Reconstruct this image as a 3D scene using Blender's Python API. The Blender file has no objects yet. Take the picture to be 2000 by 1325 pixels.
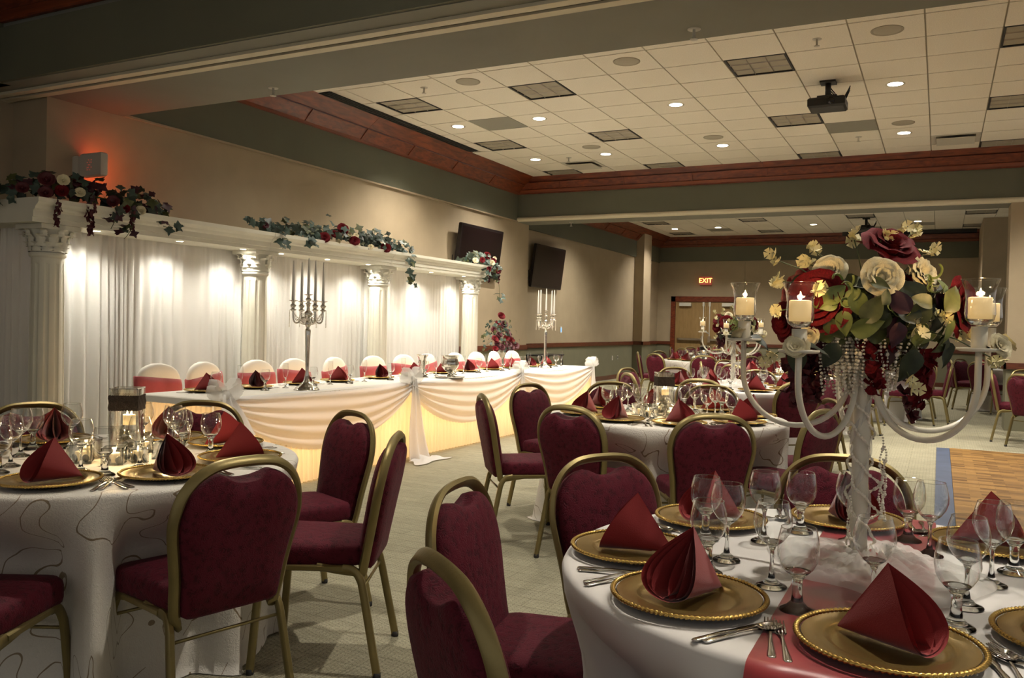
import bpy, math, random
import numpy as np
from mathutils import Vector, Matrix, Euler
R_ = math.radians
PI = math.pi
sin, cos = math.sin, math.cos

# ------------------------------------------------------------------ camera
C = bpy.context.scene.collection
sc = bpy.context.scene
CAM_H = 1.34
YAW, PITCH, ROLL, FPX = -.470, -.0165, .0235, 1645.0
_c, _s = cos(YAW), sin(YAW)
_r0 = Vector((_c, -_s, 0)); _f0 = Vector((_s, _c, 0)); _u0 = Vector((0, 0, 1))
_f = _f0*cos(PITCH) + _u0*sin(PITCH)
_u = -_f0*sin(PITCH) + _u0*cos(PITCH)
_R = _r0*cos(ROLL) + _u*sin(ROLL)
_U = _u*cos(ROLL) - _r0*sin(ROLL)
cam = bpy.data.objects.new('camera', bpy.data.cameras.new('camera'))
C.objects.link(cam)
cam.matrix_world = Matrix(((_R.x, _U.x, -_f.x, 0), (_R.y, _U.y, -_f.y, 0), (_R.z, _U.z, -_f.z, CAM_H), (0, 0, 0, 1)))
cam.data.sensor_width = 36.0
cam.data.lens = FPX/2000*36.0
cam.data.clip_start = .05
cam.data.clip_end = 200
sc.camera = cam

# ------------------------------------------------------------------ world, exposure
w = bpy.data.worlds.new('World'); sc.world = w
w.use_nodes = True
w.node_tree.nodes['Background'].inputs[0].default_value = (1.0, .95, .88, 1)
w.node_tree.nodes['Background'].inputs[1].default_value = .13
sc.view_settings.view_transform = 'Standard'
sc.view_settings.look = 'None'
sc.view_settings.exposure = 1.6
sc.view_settings.gamma = 1.0
sc.view_settings.use_curve_mapping = False
sc.cycles.max_bounces = 6
sc.cycles.diffuse_bounces = 3
sc.cycles.glossy_bounces = 3
sc.cycles.transparent_max_bounces = 8
sc.cycles.use_light_tree = False
sc.cycles.transmission_bounces = 5
sc.cycles.caustics_reflective = False
sc.cycles.caustics_refractive = False
sc.cycles.sample_clamp_indirect = 6.0
sc.cycles.use_denoising = True
sc.cycles.use_adaptive_sampling = True
sc.cycles.adaptive_threshold = .06
DOWN_W = 110.0      # one recessed downlight, watts
WARM = (1.0, .92, .79)

# ------------------------------------------------------------------ materials
def nodes_of(name):
    m = bpy.data.materials.new(name); m.use_nodes = True
    nt = m.node_tree
    return m, nt, nt.nodes, nt.links, nt.nodes['Principled BSDF']

def mat(name, col, rough=.6, metal=0., var=0., vscale=6., bump=0., bscale=200., sheen=0., emit=None, estr=0., spec=.5, stretch=None, trans=0.):
    m, nt, N, L, P = nodes_of(name)
    P.inputs['Base Color'].default_value = (*col, 1)
    P.inputs['Roughness'].default_value = rough
    P.inputs['Metallic'].default_value = metal
    P.inputs['Specular IOR Level'].default_value = spec
    if sheen: P.inputs['Sheen Weight'].default_value = sheen; P.inputs['Sheen Roughness'].default_value = .4
    if emit: P.inputs['Emission Color'].default_value = (*emit, 1); P.inputs['Emission Strength'].default_value = estr
    if var or bump:
        tc = N.new('ShaderNodeTexCoord'); mp = N.new('ShaderNodeMapping'); L.new(tc.outputs['Object'], mp.inputs[0])
        if stretch: mp.inputs['Scale'].default_value = stretch
    if var:
        nz = N.new('ShaderNodeTexNoise'); nz.inputs['Scale'].default_value = vscale; nz.inputs['Detail'].default_value = 5
        L.new(mp.outputs[0], nz.inputs[0])
        rp = N.new('ShaderNodeValToRGB')
        rp.color_ramp.elements[0].position = .3; rp.color_ramp.elements[1].position = .7
        rp.color_ramp.elements[0].color = (*[c*(1-var) for c in col], 1)
        rp.color_ramp.elements[1].color = (*[min(1, c*(1+var)) for c in col], 1)
        L.new(nz.outputs[0], rp.inputs[0]); L.new(rp.outputs[0], P.inputs['Base Color'])
    if bump:
        nb = N.new('ShaderNodeTexNoise'); nb.inputs['Scale'].default_value = bscale; nb.inputs['Detail'].default_value = 3
        L.new(mp.outputs[0], nb.inputs[0])
        b = N.new('ShaderNodeBump'); b.inputs['Strength'].default_value = bump; b.inputs['Distance'].default_value = .01
        L.new(nb.outputs[0], b.inputs['Height']); L.new(b.outputs[0], P.inputs['Normal'])
    return m

def sheer(name, col, transl=.3, transp=.15, rough=.8):
    m, nt, N, L, P = nodes_of(name)
    N.remove(P)
    out = N['Material Output']
    d = N.new('ShaderNodeBsdfDiffuse'); d.inputs[0].default_value = (*col, 1)
    t = N.new('ShaderNodeBsdfTranslucent'); t.inputs[0].default_value = (*col, 1)
    a = N.new('ShaderNodeBsdfTransparent')
    m1 = N.new('ShaderNodeMixShader'); m1.inputs[0].default_value = transl
    m2 = N.new('ShaderNodeMixShader'); m2.inputs[0].default_value = transp
    L.new(d.outputs[0], m1.inputs[1]); L.new(t.outputs[0], m1.inputs[2])
    L.new(m1.outputs[0], m2.inputs[1]); L.new(a.outputs[0], m2.inputs[2])
    L.new(m2.outputs[0], out.inputs[0])
    return m

def thin_glass(name, tint=(.95, .96, .955), refl=.9):
    m, nt, N, L, P = nodes_of(name)
    N.remove(P); out = N['Material Output']
    t = N.new('ShaderNodeBsdfTransparent'); t.inputs[0].default_value = (*tint, 1)
    g = N.new('ShaderNodeBsdfGlossy'); g.inputs['Roughness'].default_value = .02; g.inputs[0].default_value = (1, 1, 1, 1)
    lw = N.new('ShaderNodeLayerWeight'); lw.inputs[0].default_value = .5
    pw = N.new('ShaderNodeMath'); pw.operation = 'POWER'; pw.inputs[1].default_value = 2.1; L.new(lw.outputs['Facing'], pw.inputs[0])
    ad = N.new('ShaderNodeMath'); ad.operation = 'ADD'; ad.inputs[1].default_value = .045; ad.use_clamp = True; L.new(pw.outputs[0], ad.inputs[0])
    mt = N.new('ShaderNodeMath'); mt.operation = 'MULTIPLY'; mt.inputs[1].default_value = refl
    mx = N.new('ShaderNodeMixShader')
    L.new(ad.outputs[0], mt.inputs[0]); L.new(mt.outputs[0], mx.inputs[0])
    L.new(t.outputs[0], mx.inputs[1]); L.new(g.outputs[0], mx.inputs[2]); L.new(mx.outputs[0], out.inputs[0])
    return m

def solid_glass(name):
    m, nt, N, L, P = nodes_of(name)
    P.inputs['Base Color'].default_value = (.93, .96, .95, 1); P.inputs['Roughness'].default_value = .02
    P.inputs['Transmission Weight'].default_value = 1; P.inputs['IOR'].default_value = 1.48
    return m

def wood(name, c1, c2, rough=.35, axis=(1, 1, 1), scale=4., coat=.3):
    m, nt, N, L, P = nodes_of(name)
    tc = N.new('ShaderNodeTexCoord'); mp = N.new('ShaderNodeMapping'); mp.inputs['Scale'].default_value = axis
    nz = N.new('ShaderNodeTexNoise'); nz.inputs['Scale'].default_value = scale; nz.inputs['Detail'].default_value = 8; nz.inputs['Distortion'].default_value = .6
    rp = N.new('ShaderNodeValToRGB'); rp.color_ramp.elements[0].position = .32; rp.color_ramp.elements[1].position = .68
    rp.color_ramp.elements[0].color = (*c1, 1); rp.color_ramp.elements[1].color = (*c2, 1)
    oi = N.new('ShaderNodeObjectInfo'); ad = N.new('ShaderNodeVectorMath'); ad.operation = 'ADD'
    L.new(tc.outputs['Object'], ad.inputs[0]); L.new(oi.outputs['Random'], ad.inputs[1]); L.new(ad.outputs[0], mp.inputs[0])
    L.new(mp.outputs[0], nz.inputs[0]); L.new(nz.outputs[0], rp.inputs[0]); L.new(rp.outputs[0], P.inputs['Base Color'])
    P.inputs['Roughness'].default_value = rough; P.inputs['Coat Weight'].default_value = coat; P.inputs['Coat Roughness'].default_value = .2
    return m

def m_carpet():
    m, nt, N, L, P = nodes_of('carpet_pile')
    tc = N.new('ShaderNodeTexCoord')
    br = N.new('ShaderNodeTexBrick'); br.inputs['Scale'].default_value = 1.0
    br.inputs['Brick Width'].default_value = .055; br.inputs['Row Height'].default_value = .011; br.inputs['Mortar Size'].default_value = .0016
    br.inputs['Color1'].default_value = (.43, .40, .30, 1); br.inputs['Color2'].default_value = (.35, .325, .24, 1); br.inputs['Mortar'].default_value = (.19, .175, .125, 1)
    mp = N.new('ShaderNodeMapping'); mp.inputs['Rotation'].default_value = (0, 0, 0)
    L.new(tc.outputs['Object'], mp.inputs[0]); L.new(mp.outputs[0], br.inputs[0])
    b2 = N.new('ShaderNodeTexBrick'); b2.inputs['Scale'].default_value = 1.0; b2.inputs['Brick Width'].default_value = .5; b2.inputs['Row Height'].default_value = .12
    b2.inputs['Mortar Size'].default_value = .004; b2.inputs['Color1'].default_value = (1.06, 1.06, 1.04, 1); b2.inputs['Color2'].default_value = (.92, .92, .92, 1); b2.inputs['Mortar'].default_value = (.70, .70, .68, 1)
    L.new(mp.outputs[0], b2.inputs[0])
    mx = N.new('ShaderNodeMix'); mx.data_type = 'RGBA'; mx.blend_type = 'MULTIPLY'; mx.inputs[0].default_value = .75
    L.new(br.outputs[0], mx.inputs[6]); L.new(b2.outputs[0], mx.inputs[7])
    nz = N.new('ShaderNodeTexNoise'); nz.inputs['Scale'].default_value = 260; nz.inputs['Detail'].default_value = 2; L.new(tc.outputs['Object'], nz.inputs[0])
    rp = N.new('ShaderNodeValToRGB'); rp.color_ramp.elements[0].position = .3; rp.color_ramp.elements[1].position = .7
    rp.color_ramp.elements[0].color = (.5, .5, .48, 1); rp.color_ramp.elements[1].color = (1.35, 1.35, 1.3, 1); L.new(nz.outputs[0], rp.inputs[0])
    m2 = N.new('ShaderNodeMix'); m2.data_type = 'RGBA'; m2.blend_type = 'MULTIPLY'; m2.inputs[0].default_value = .7
    L.new(mx.outputs[2], m2.inputs[6]); L.new(rp.outputs[0], m2.inputs[7]); L.new(m2.outputs[2], P.inputs['Base Color'])
    bp = N.new('ShaderNodeBump'); bp.inputs['Strength'].default_value = .6; bp.inputs['Distance'].default_value = .006
    L.new(nz.outputs[0], bp.inputs['Height']); L.new(bp.outputs[0], P.inputs['Normal'])
    P.inputs['Roughness'].default_value = 1; P.inputs['Specular IOR Level'].default_value = .1
    return m

def m_swirl(base=(.73, .69, .62), line=(.27, .20, .12)):
    m, nt, N, L, P = nodes_of('swirl_cloth')
    tc = N.new('ShaderNodeTexCoord')
    nz = N.new('ShaderNodeTexNoise'); nz.inputs['Scale'].default_value = 4.0; nz.inputs['Detail'].default_value = .3; nz.inputs['Distortion'].default_value = 1.5
    L.new(tc.outputs['Object'], nz.inputs[0])
    sb = N.new('ShaderNodeMath'); sb.operation = 'SUBTRACT'; sb.inputs[1].default_value = .53; L.new(nz.outputs[0], sb.inputs[0])
    ab = N.new('ShaderNodeMath'); ab.operation = 'ABSOLUTE'; L.new(sb.outputs[0], ab.inputs[0])
    lt = N.new('ShaderNodeMath'); lt.operation = 'LESS_THAN'; lt.inputs[1].default_value = .0085; L.new(ab.outputs[0], lt.inputs[0])
    n2 = N.new('ShaderNodeTexNoise'); n2.inputs['Scale'].default_value = 2.6; L.new(tc.outputs['Object'], n2.inputs[0])
    g2 = N.new('ShaderNodeMath'); g2.operation = 'GREATER_THAN'; g2.inputs[1].default_value = .36; L.new(n2.outputs[0], g2.inputs[0])
    ml = N.new('ShaderNodeMath'); ml.operation = 'MULTIPLY'; L.new(lt.outputs[0], ml.inputs[0]); L.new(g2.outputs[0], ml.inputs[1])
    mx = N.new('ShaderNodeMix'); mx.data_type = 'RGBA'; mx.inputs[6].default_value = (*base, 1); mx.inputs[7].default_value = (*line, 1)
    L.new(ml.outputs[0], mx.inputs[0]); L.new(mx.outputs[2], P.inputs['Base Color'])
    nb = N.new('ShaderNodeTexNoise'); nb.inputs['Scale'].default_value = 70; nb.inputs['Detail'].default_value = 4; nb.inputs['Distortion'].default_value = 2; L.new(tc.outputs['Object'], nb.inputs[0])
    bp = N.new('ShaderNodeBump'); bp.inputs['Strength'].default_value = .75; bp.inputs['Distance'].default_value = .006; L.new(nb.outputs[0], bp.inputs['Height']); L.new(bp.outputs[0], P.inputs['Normal'])
    P.inputs['Roughness'].default_value = .42; P.inputs['Sheen Weight'].default_value = .15
    return m

def m_damask(name, c1, c2, scale=38.):
    m, nt, N, L, P = nodes_of(name)
    tc = N.new('ShaderNodeTexCoord')
    v = N.new('ShaderNodeTexVoronoi'); v.feature = 'SMOOTH_F1'; v.inputs['Scale'].default_value = scale; v.inputs['Smoothness'].default_value = .25
    nz = N.new('ShaderNodeTexNoise'); nz.inputs['Scale'].default_value = scale*1.6; nz.inputs['Detail'].default_value = 1; nz.inputs['Distortion'].default_value = 3.5
    sc_n = N.new('ShaderNodeVectorMath'); sc_n.operation = 'SCALE'; sc_n.inputs['Scale'].default_value = .035
    ad_n = N.new('ShaderNodeVectorMath'); ad_n.operation = 'ADD'
    L.new(tc.outputs['Object'], nz.inputs[0]); L.new(nz.outputs[1], sc_n.inputs[0]); L.new(tc.outputs['Object'], ad_n.inputs[0]); L.new(sc_n.outputs[0], ad_n.inputs[1]); L.new(ad_n.outputs[0], v.inputs[0])
    mx0 = N.new('ShaderNodeMath'); mx0.operation = 'ADD'; L.new(nz.outputs[0], mx0.inputs[0]); L.new(v.outputs[0], mx0.inputs[1])
    rp = N.new('ShaderNodeValToRGB'); rp.color_ramp.elements[0].position = .68; rp.color_ramp.elements[1].position = .98
    rp.color_ramp.elements[0].color = (*c1, 1); rp.color_ramp.elements[1].color = (*c2, 1); L.new(mx0.outputs[0], rp.inputs[0]); L.new(rp.outputs[0], P.inputs['Base Color'])
    bp = N.new('ShaderNodeBump'); bp.inputs['Strength'].default_value = .5; bp.inputs['Distance'].default_value = .004; L.new(mx0.outputs[0], bp.inputs['Height']); L.new(bp.outputs[0], P.inputs['Normal'])
    P.inputs['Roughness'].default_value = .75; P.inputs['Specular IOR Level'].default_value = .2; P.inputs['Sheen Weight'].default_value = .08; P.inputs['Sheen Roughness'].default_value = .35
    P.inputs['Sheen Tint'].default_value = (.9, .5, .6, 1)
    return m

def m_parquet():
    m, nt, N, L, P = nodes_of('parquet')
    tc = N.new('ShaderNodeTexCoord'); br = N.new('ShaderNodeTexBrick'); br.inputs['Scale'].default_value = 1
    br.inputs['Brick Width'].default_value = .21; br.inputs['Row Height'].default_value = .075; br.inputs['Mortar Size'].default_value = .001; br.offset_frequency = 2; br.offset = .43
    br.inputs['Color1'].default_value = (.36, .20, .06, 1); br.inputs['Color2'].default_value = (.12, .056, .015, 1); br.inputs['Mortar'].default_value = (.1, .05, .015, 1)
    L.new(tc.outputs['Object'], br.inputs[0])
    nz = N.new('ShaderNodeTexNoise'); nz.inputs['Scale'].default_value = 18; nz.inputs['Detail'].default_value = 4
    mp = N.new('ShaderNodeMapping'); mp.inputs['Scale'].default_value = (1, 8, 1); L.new(tc.outputs['Object'], mp.inputs[0]); L.new(mp.outputs[0], nz.inputs[0])
    rp = N.new('ShaderNodeValToRGB'); rp.color_ramp.elements[0].color = (.7, .7, .7, 1); rp.color_ramp.elements[1].color = (1.25, 1.25, 1.25, 1); L.new(nz.outputs[0], rp.inputs[0])
    mx = N.new('ShaderNodeMix'); mx.data_type = 'RGBA'; mx.blend_type = 'MULTIPLY'; mx.inputs[0].default_value = 1
    L.new(br.outputs[0], mx.inputs[6]); L.new(rp.outputs[0], mx.inputs[7]); L.new(mx.outputs[2], P.inputs['Base Color'])
    P.inputs['Roughness'].default_value = .4
    return m

M = {}
M['carpet'] = m_carpet()
M['wall'] = mat('wall_paint_beige', (.37, .295, .195), .8, var=.05, vscale=3, bump=.12, bscale=160)
M['wall_low'] = mat('wall_paint_olive', (.19, .18, .115), .8, var=.05, vscale=3, bump=.1, bscale=160)
M['soffit'] = mat('soffit_olive', (.112, .112, .075), .75, var=.04, vscale=2, bump=.1, bscale=160)
M['soffit2'] = mat('beam_taupe', (.205, .20, .165), .75, var=.04, vscale=2, bump=.08, bscale=160)
M['lighttrim'] = mat('beam_bead', (.62, .56, .42), .6)
M['dark'] = mat('black_slot', (.012, .012, .012), .6)
M['mahog'] = wood('mahogany', (.085, .013, .004), (.21, .042, .010), .45, (3, 3, 10), 3., 0.)
M['rail'] = wood('rail_wood', (.075, .018, .008), (.14, .035, .014), .4, (2, 2, 10), 3.)
M['tile'] = mat('ceiling_tile', (.80, .75, .65), .95, var=.07, vscale=90, bump=.35, bscale=220, spec=.1)
M['grid'] = mat('ceiling_grid', (.36, .325, .25), .7)
M['troffer'] = mat('troffer_louver', (.42, .38, .33), .35, metal=.5)
M['greypanel'] = mat('grey_ceiling_panel', (.26, .25, .21), .8, bump=.2, bscale=400)
M['whitemetal'] = mat('white_metal', (.55, .52, .45), .5)
M['lamp'] = mat('lamp_lens', (1, .95, .85), .4, emit=(1, .93, .8), estr=9)
M['maroon'] = m_damask('maroon_damask', (.040, .0022, .0066), (.088, .0062, .0160))
M['gold'] = mat('gold_frame_metal', (.235, .185, .075), .40, metal=.65, var=.08, vscale=12, bump=.06, bscale=90)
M['rubber'] = mat('black_glide', (.015, .013, .012), .7)
M['swirl'] = m_swirl()
M['white'] = mat('white_cloth', (.74, .71, .68), .8, bump=.1, bscale=14, sheen=.2)
M['ivory'] = mat('ivory_cloth', (.78, .74, .66), .8, bump=.08, bscale=60)
M['napkin'] = mat('red_napkin', (.25, .013, .014), .85, bump=.12, bscale=500, sheen=.25)
M['runner'] = mat('red_satin', (.30, .028, .035), .3, var=.35, vscale=7, sheen=.3, spec=.7)
M['sash'] = mat('rose_satin', (.36, .055, .065), .45, var=.12, vscale=9, sheen=.25)
M['charger'] = mat('gold_charger', (.31, .205, .065), .27, metal=.75, var=.12, vscale=9)
M['chargerrim'] = mat('gold_bead', (.55, .36, .10), .25, metal=.85)
M['chargerback'] = mat('charger_back', (.05, .03, .012), .5)
M['glass'] = thin_glass('glass_thin')
M['sglass'] = solid_glass('glass_solid')
M['glassrim'] = thin_glass('glass_rim', (.86, .88, .87), 1.0)
M['steel'] = mat('steel', (.62, .60, .57), .14, metal=1)
M['silver'] = mat('silver', (.66, .63, .57), .16, metal=1)
M['wax'] = mat('wax', (.82, .70, .46), .55, emit=(1, .62, .22), estr=.16)
M['taper'] = mat('taper_wax', (.72, .70, .64), .5)
M['flame'] = mat('flame', (1, .8, .4), .5, emit=(1, .74, .34), estr=14)
M['stone'] = mat('river_stone', (.045, .042, .032), .35, var=.5, vscale=30)
M['lace'] = mat('dark_lace', (.016, .009, .008), .9, var=.6, vscale=220, bump=.8, bscale=300)
M['pearl'] = mat('pearl', (.85, .79, .66), .22, spec=.8)
M['acrylic'] = mat('white_acrylic', (.74, .70, .58), .3, spec=.6)
M['plaster'] = mat('column_plaster', (.66, .64, .54), .6, var=.04, vscale=5)
M['curtain'] = sheer('sheer_curtain', (.84, .83, .79), .22, .08)
M['tulle'] = sheer('tulle', (.86, .84, .80), .3, .42)
M['swag'] = sheer('swag_voile', (.86, .84, .83), .22, .14)
M['skirt'] = sheer('table_skirt', (.86, .80, .68), .62, .0)
M['rosered'] = mat('red_petal', (.115, .0028, .006), .75, var=.4, vscale=20, spec=.2)
M['rosedark'] = mat('burgundy_petal', (.07, .003, .008), .6, var=.4, vscale=20)
M['rosecream'] = mat('cream_petal', (.70, .62, .40), .6, var=.15, vscale=20)
M['sprig'] = mat('yellow_cream_petal', (.66, .60, .33), .6, var=.15, vscale=30)
M['leafdark'] = mat('dark_leaf', (.018, .030, .014), .5, var=.5, vscale=14)
M['leafolive'] = mat('olive_leaf', (.075, .085, .022), .5, var=.5, vscale=14)
M['leaflime'] = mat('lime_leaf', (.16, .19, .045), .5, var=.3, vscale=14)
M['leafblue'] = mat('blue_green_leaf', (.05, .085, .065), .55, var=.4, vscale=14)
M['leafplum'] = mat('plum_leaf', (.055, .010, .022), .5, var=.4, vscale=14)
M['stem'] = mat('green_stem', (.07, .09, .03), .6)
M['tv'] = mat('tv_black', (.012, .008, .009), .25)
M['tvscreen'] = mat('tv_screen', (.010, .005, .006), .12)
M['black'] = mat('black_plastic', (.015, .014, .013), .45)
M['exitface'] = mat('exit_face', (.30, .20, .20), .5, emit=(1, .05, .03), estr=.07)
M['exitred'] = mat('exit_letters', (1, .2, .1), .5, emit=(1, .30, .06), estr=2.6)
M['exitdot'] = mat('exit_dots', (.6, .1, .08), .5, emit=(1, .06, .03), estr=.18)
M['signwhite'] = mat('sign_plastic', (.50, .47, .40), .5)
M['doorwood'] = wood('door_veneer', (.24, .15, .055), (.30, .19, .075), .5, (6, 6, 1), 3.)
M['parquet'] = m_parquet()
M['bluetape'] = mat('blue_edge', (.055, .075, .13), .6, var=.15, vscale=4)
M['blue'] = mat('switch_blue', (.1, .25, .6), .5, emit=(.2, .45, 1), estr=.6)

for m_ in bpy.data.materials: m_.cycles.emission_sampling = 'NONE'   # lamps beside the lenses and flames carry their light
# ------------------------------------------------------------------ mesh builders
class MB:
    def __init__(s): s.v = []; s.f = []; s.mi = []
    def add(s, v, f, mi=0):
        o = len(s.v); s.v += [tuple(p) for p in v]; s.f += [tuple(i+o for i in q) for q in f]; s.mi += [mi]*len(f); return s
    def box(s, x0, x1, y0, y1, z0, z1, mi=0):
        v = [(x, y, z) for z in (z0, z1) for y in (y0, y1) for x in (x0, x1)]
        return s.add(v, [(0, 2, 3, 1), (4, 5, 7, 6), (0, 1, 5, 4), (2, 6, 7, 3), (0, 4, 6, 2), (1, 3, 7, 5)], mi)
    def lathe(s, prof, seg=24, c=(0, 0, 0), mi=0, capb=False, capt=False, mod=None):
        v = []; f = []
        for r, z in prof:
            for k in range(seg):
                a = 2*PI*k/seg
                rr = r*(mod(a, z) if mod else 1)
                v.append((c[0]+rr*cos(a), c[1]+rr*sin(a), c[2]+z))
        n = len(prof)
        for i in range(n-1):
            for k in range(seg):
                k2 = (k+1) % seg
                f.append((i*seg+k, i*seg+k2, (i+1)*seg+k2, (i+1)*seg+k))
        if capb: f.append(tuple(reversed(range(seg))))
        if capt: f.append(tuple(range((n-1)*seg, n*seg)))
        return s.add(v, f, mi)
    def tube(s, pts, r, seg=8, mi=0, cap=True, rect=None, up=None):
        P = [Vector(p) for p in pts]; n = len(P)
        rr = r if isinstance(r, (list, tuple)) else [r]*n
        T = []
        for i in range(n):
            d = (P[min(i+1, n-1)]-P[max(i-1, 0)]); T.append(d.normalized() if d.length > 1e-9 else Vector((0, 0, 1)))
        nrm = Vector(up) if up else (Vector((0, 0, 1)) if abs(T[0].z) < .9 else Vector((1, 0, 0)))
        v = []; f = []
        for i in range(n):
            nrm = (nrm - T[i]*nrm.dot(T[i]))
            if nrm.length < 1e-6: nrm = T[i].orthogonal()
            nrm.normalize(); b = T[i].cross(nrm)
            if rect:
                a_, b_ = rect
                offs = [(-a_, -b_*.6), (-a_*.6, -b_), (a_*.6, -b_), (a_, -b_*.6), (a_, b_*.6), (a_*.6, b_), (-a_*.6, b_), (-a_, b_*.6)]
                for ox, oy in offs: v.append(P[i]+nrm*ox+b*oy)
            else:
                for k in range(seg):
                    a = 2*PI*k/seg; v.append(P[i]+nrm*(rr[i]*cos(a))+b*(rr[i]*sin(a)))
        if rect: seg = 8
        for i in range(n-1):
            for k in range(seg):
                k2 = (k+1) % seg; f.append((i*seg+k, i*seg+k2, (i+1)*seg+k2, (i+1)*seg+k))
        if cap: f.append(tuple(reversed(range(seg)))); f.append(tuple(range((n-1)*seg, n*seg)))
        return s.add(v, f, mi)
    def grid(s, fn, nu, nv, mi=0, closeu=False):
        v = [fn(i/nu, j/nv) for j in range(nv+1) for i in range(nu+(0 if closeu else 1))]
        W = nu if closeu else nu+1
        f = []
        for j in range(nv):
            for i in range(nu):
                i2 = (i+1) % W if closeu else i+1
                f.append((j*W+i, j*W+i2, (j+1)*W+i2, (j+1)*W+i))
        return s.add(v, f, mi)
    def sphere(s, c, r, seg=8, rings=5, mi=0, sc_=(1, 1, 1)):
        v = [(c[0], c[1], c[2]-r*sc_[2])]; f = []
        for j in range(1, rings):
            t = PI*j/rings - PI/2
            for k in range(seg):
                a = 2*PI*k/seg; v.append((c[0]+r*cos(t)*cos(a)*sc_[0], c[1]+r*cos(t)*sin(a)*sc_[1], c[2]+r*sin(t)*sc_[2]))
        v.append((c[0], c[1], c[2]+r*sc_[2])); n = len(v)-1
        for k in range(seg):
            k2 = (k+1) % seg
            f.append((0, 1+k2, 1+k)); f.append((n, n-seg+k, n-seg+k2))
            for j in range(rings-2): a = 1+j*seg; f.append((a+k, a+k2, a+seg+k2, a+seg+k))
        return s.add(v, f, mi)
    def xf(s, M_):
        s.v = [tuple(M_ @ Vector(p)) for p in s.v]; return s
    def mesh(s, name, mats, smooth=True, ang=None):
        me = bpy.data.meshes.new(name); me.from_pydata(s.v, [], s.f)
        for m in (mats if isinstance(mats, (list, tuple)) else [mats]): me.materials.append(m)
        if any(s.mi): me.polygons.foreach_set('material_index', s.mi)
        if smooth:
            me.polygons.foreach_set('use_smooth', [True]*len(me.polygons))
            if ang is not None:
                try: me.set_sharp_from_angle(angle=R_(ang))
                except Exception: pass
        me.update(); return me

def ob(name, me, parent=None, loc=(0, 0, 0), rot=(0, 0, 0), scale=(1, 1, 1)):
    o = bpy.data.objects.new(name, me); C.objects.link(o)
    o.location = loc; o.rotation_euler = rot
    o.scale = scale if isinstance(scale, (tuple, list)) else (scale,)*3
    if parent: o.parent = parent
    return o
def tag(o, label=None, cat=None, group=None, kind=None):
    if label: o['label'] = label
    if cat: o['category'] = cat
    if group: o['group'] = group
    if kind: o['kind'] = kind
    return o
def thing(name, label, cat, loc=(0, 0, 0), rz=0., group=None):
    return tag(ob(name, None, None, loc, (0, 0, rz)), label, cat, group)
def struct(name, me, parent=None):
    o = ob(name, me, parent)
    if not parent: o['kind'] = 'structure'
    return o
def copy_tree(src, parent=None):
    c = src.copy(); C.objects.link(c)
    if parent: c.parent = parent
    for ch in list(src.children): copy_tree(ch, c)
    return c
def bevel_box(x0, x1, y0, y1, z0, z1, b):
    m = MB()
    v = []; 
    for z, i in ((z0, b), (z0+b, 0), (z1-b, 0), (z1, b)):
        v += [(x0+i, y0+i+ (b if 0 else 0), z), (x1-i, y0+i, z), (x1-i, y1-i, z), (x0+i, y1-i, z)]
    f = [(3, 2, 1, 0), (12, 13, 14, 15)]
    for j in range(3):
        for k in range(4):
            k2 = (k+1) % 4; f.append((j*4+k, j*4+k2, (j+1)*4+k2, (j+1)*4+k))
    return m.add(v, f)
def spot(name, loc, watts, size=120, blend=.7, col=WARM, rad=.05, rot=(0, 0, 0)):
    l = bpy.data.lights.new(name, 'SPOT'); l.energy = watts; l.spot_size = R_(size); l.spot_blend = blend; l.color = col; l.shadow_soft_size = rad
    o = bpy.data.objects.new(name, l); C.objects.link(o); o.location = loc; o.rotation_euler = rot; return o
def point(name, loc, watts, col=(1, .66, .3), rad=.02):
    l = bpy.data.lights.new(name, 'POINT'); l.energy = watts; l.color = col; l.shadow_soft_size = rad
    o = bpy.data.objects.new(name, l); C.objects.link(o); o.location = loc; return o

# ================================================================== SETTING
ZC, ZB = 4.04, 3.25
TILE = .6096
GX, GY = -6.287, 7.89
gx = lambda j: GX+TILE*j
gy = lambda k: GY+TILE*k
fl = MB().add([(-9, -3, 0), (9, -3, 0), (9, 27, 0), (-9, 27, 0)], [(0, 1, 2, 3)])
struct('floor', fl.mesh('floor', M['carpet'], False))

# left walls -------------------------------------------------------
RZ = .97
wl = MB().box(-7.6, -7.03, 4.74, 14.44, 0, RZ-.08, 1).box(-7.6, -7.03, 4.74, 14.44, RZ-.08, ZB+.01, 0)
wl.box(-7.9, -7.5, -3, 4.74, 0, ZC, 0)
struct('wall_left', wl.mesh('wall_left', [M['wall'], M['wall_low']], False))
w3 = MB().box(-7.9, -7.55, 14.44, 24.6, 0, RZ-.08, 1).box(-7.9, -7.55, 14.44, 24.6, RZ-.08, ZB+.05, 0)
w3.box(-7.9, -7.28, 22.2, 22.85, 0, RZ-.08, 1).box(-7.9, -7.28, 22.2, 22.85, RZ-.08, ZC, 0)
struct('wall_left_far', w3.mesh('wall_left_far', [M['wall'], M['wall_low']], False))
wb = MB().box(-7.9, 6, 24.4, 24.7, 0, RZ-.08, 1).box(-7.9, 6, 24.4, 24.7, RZ-.08, ZC+.1, 0).box(.81, 3.5, 22.0, 24.4, 0, RZ-.08, 1).box(.81, 3.5, 22.0, 24.4, RZ-.08, ZC, 0)
wbk = struct('wall_back', wb.mesh('wall_back', [M['wall'], M['wall_low']], False))
for sx in (-5.0, -2.5, -.8):
    ob('panel_seam', MB().box(sx-.004, sx+.004, 24.393, 24.402, RZ, 3.3).mesh('panel_seam', M['wall_low'], False), wbk)
wr = MB().box(.85, 6.5, 13.9, 14.44, 0, RZ-.08, 1).box(.85, 6.5, 13.9, 14.44, RZ-.08, ZB+.01, 0)
struct('wall_right', wr.mesh('wall_right', [M['wall'], M['wall_low']], False))

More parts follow.
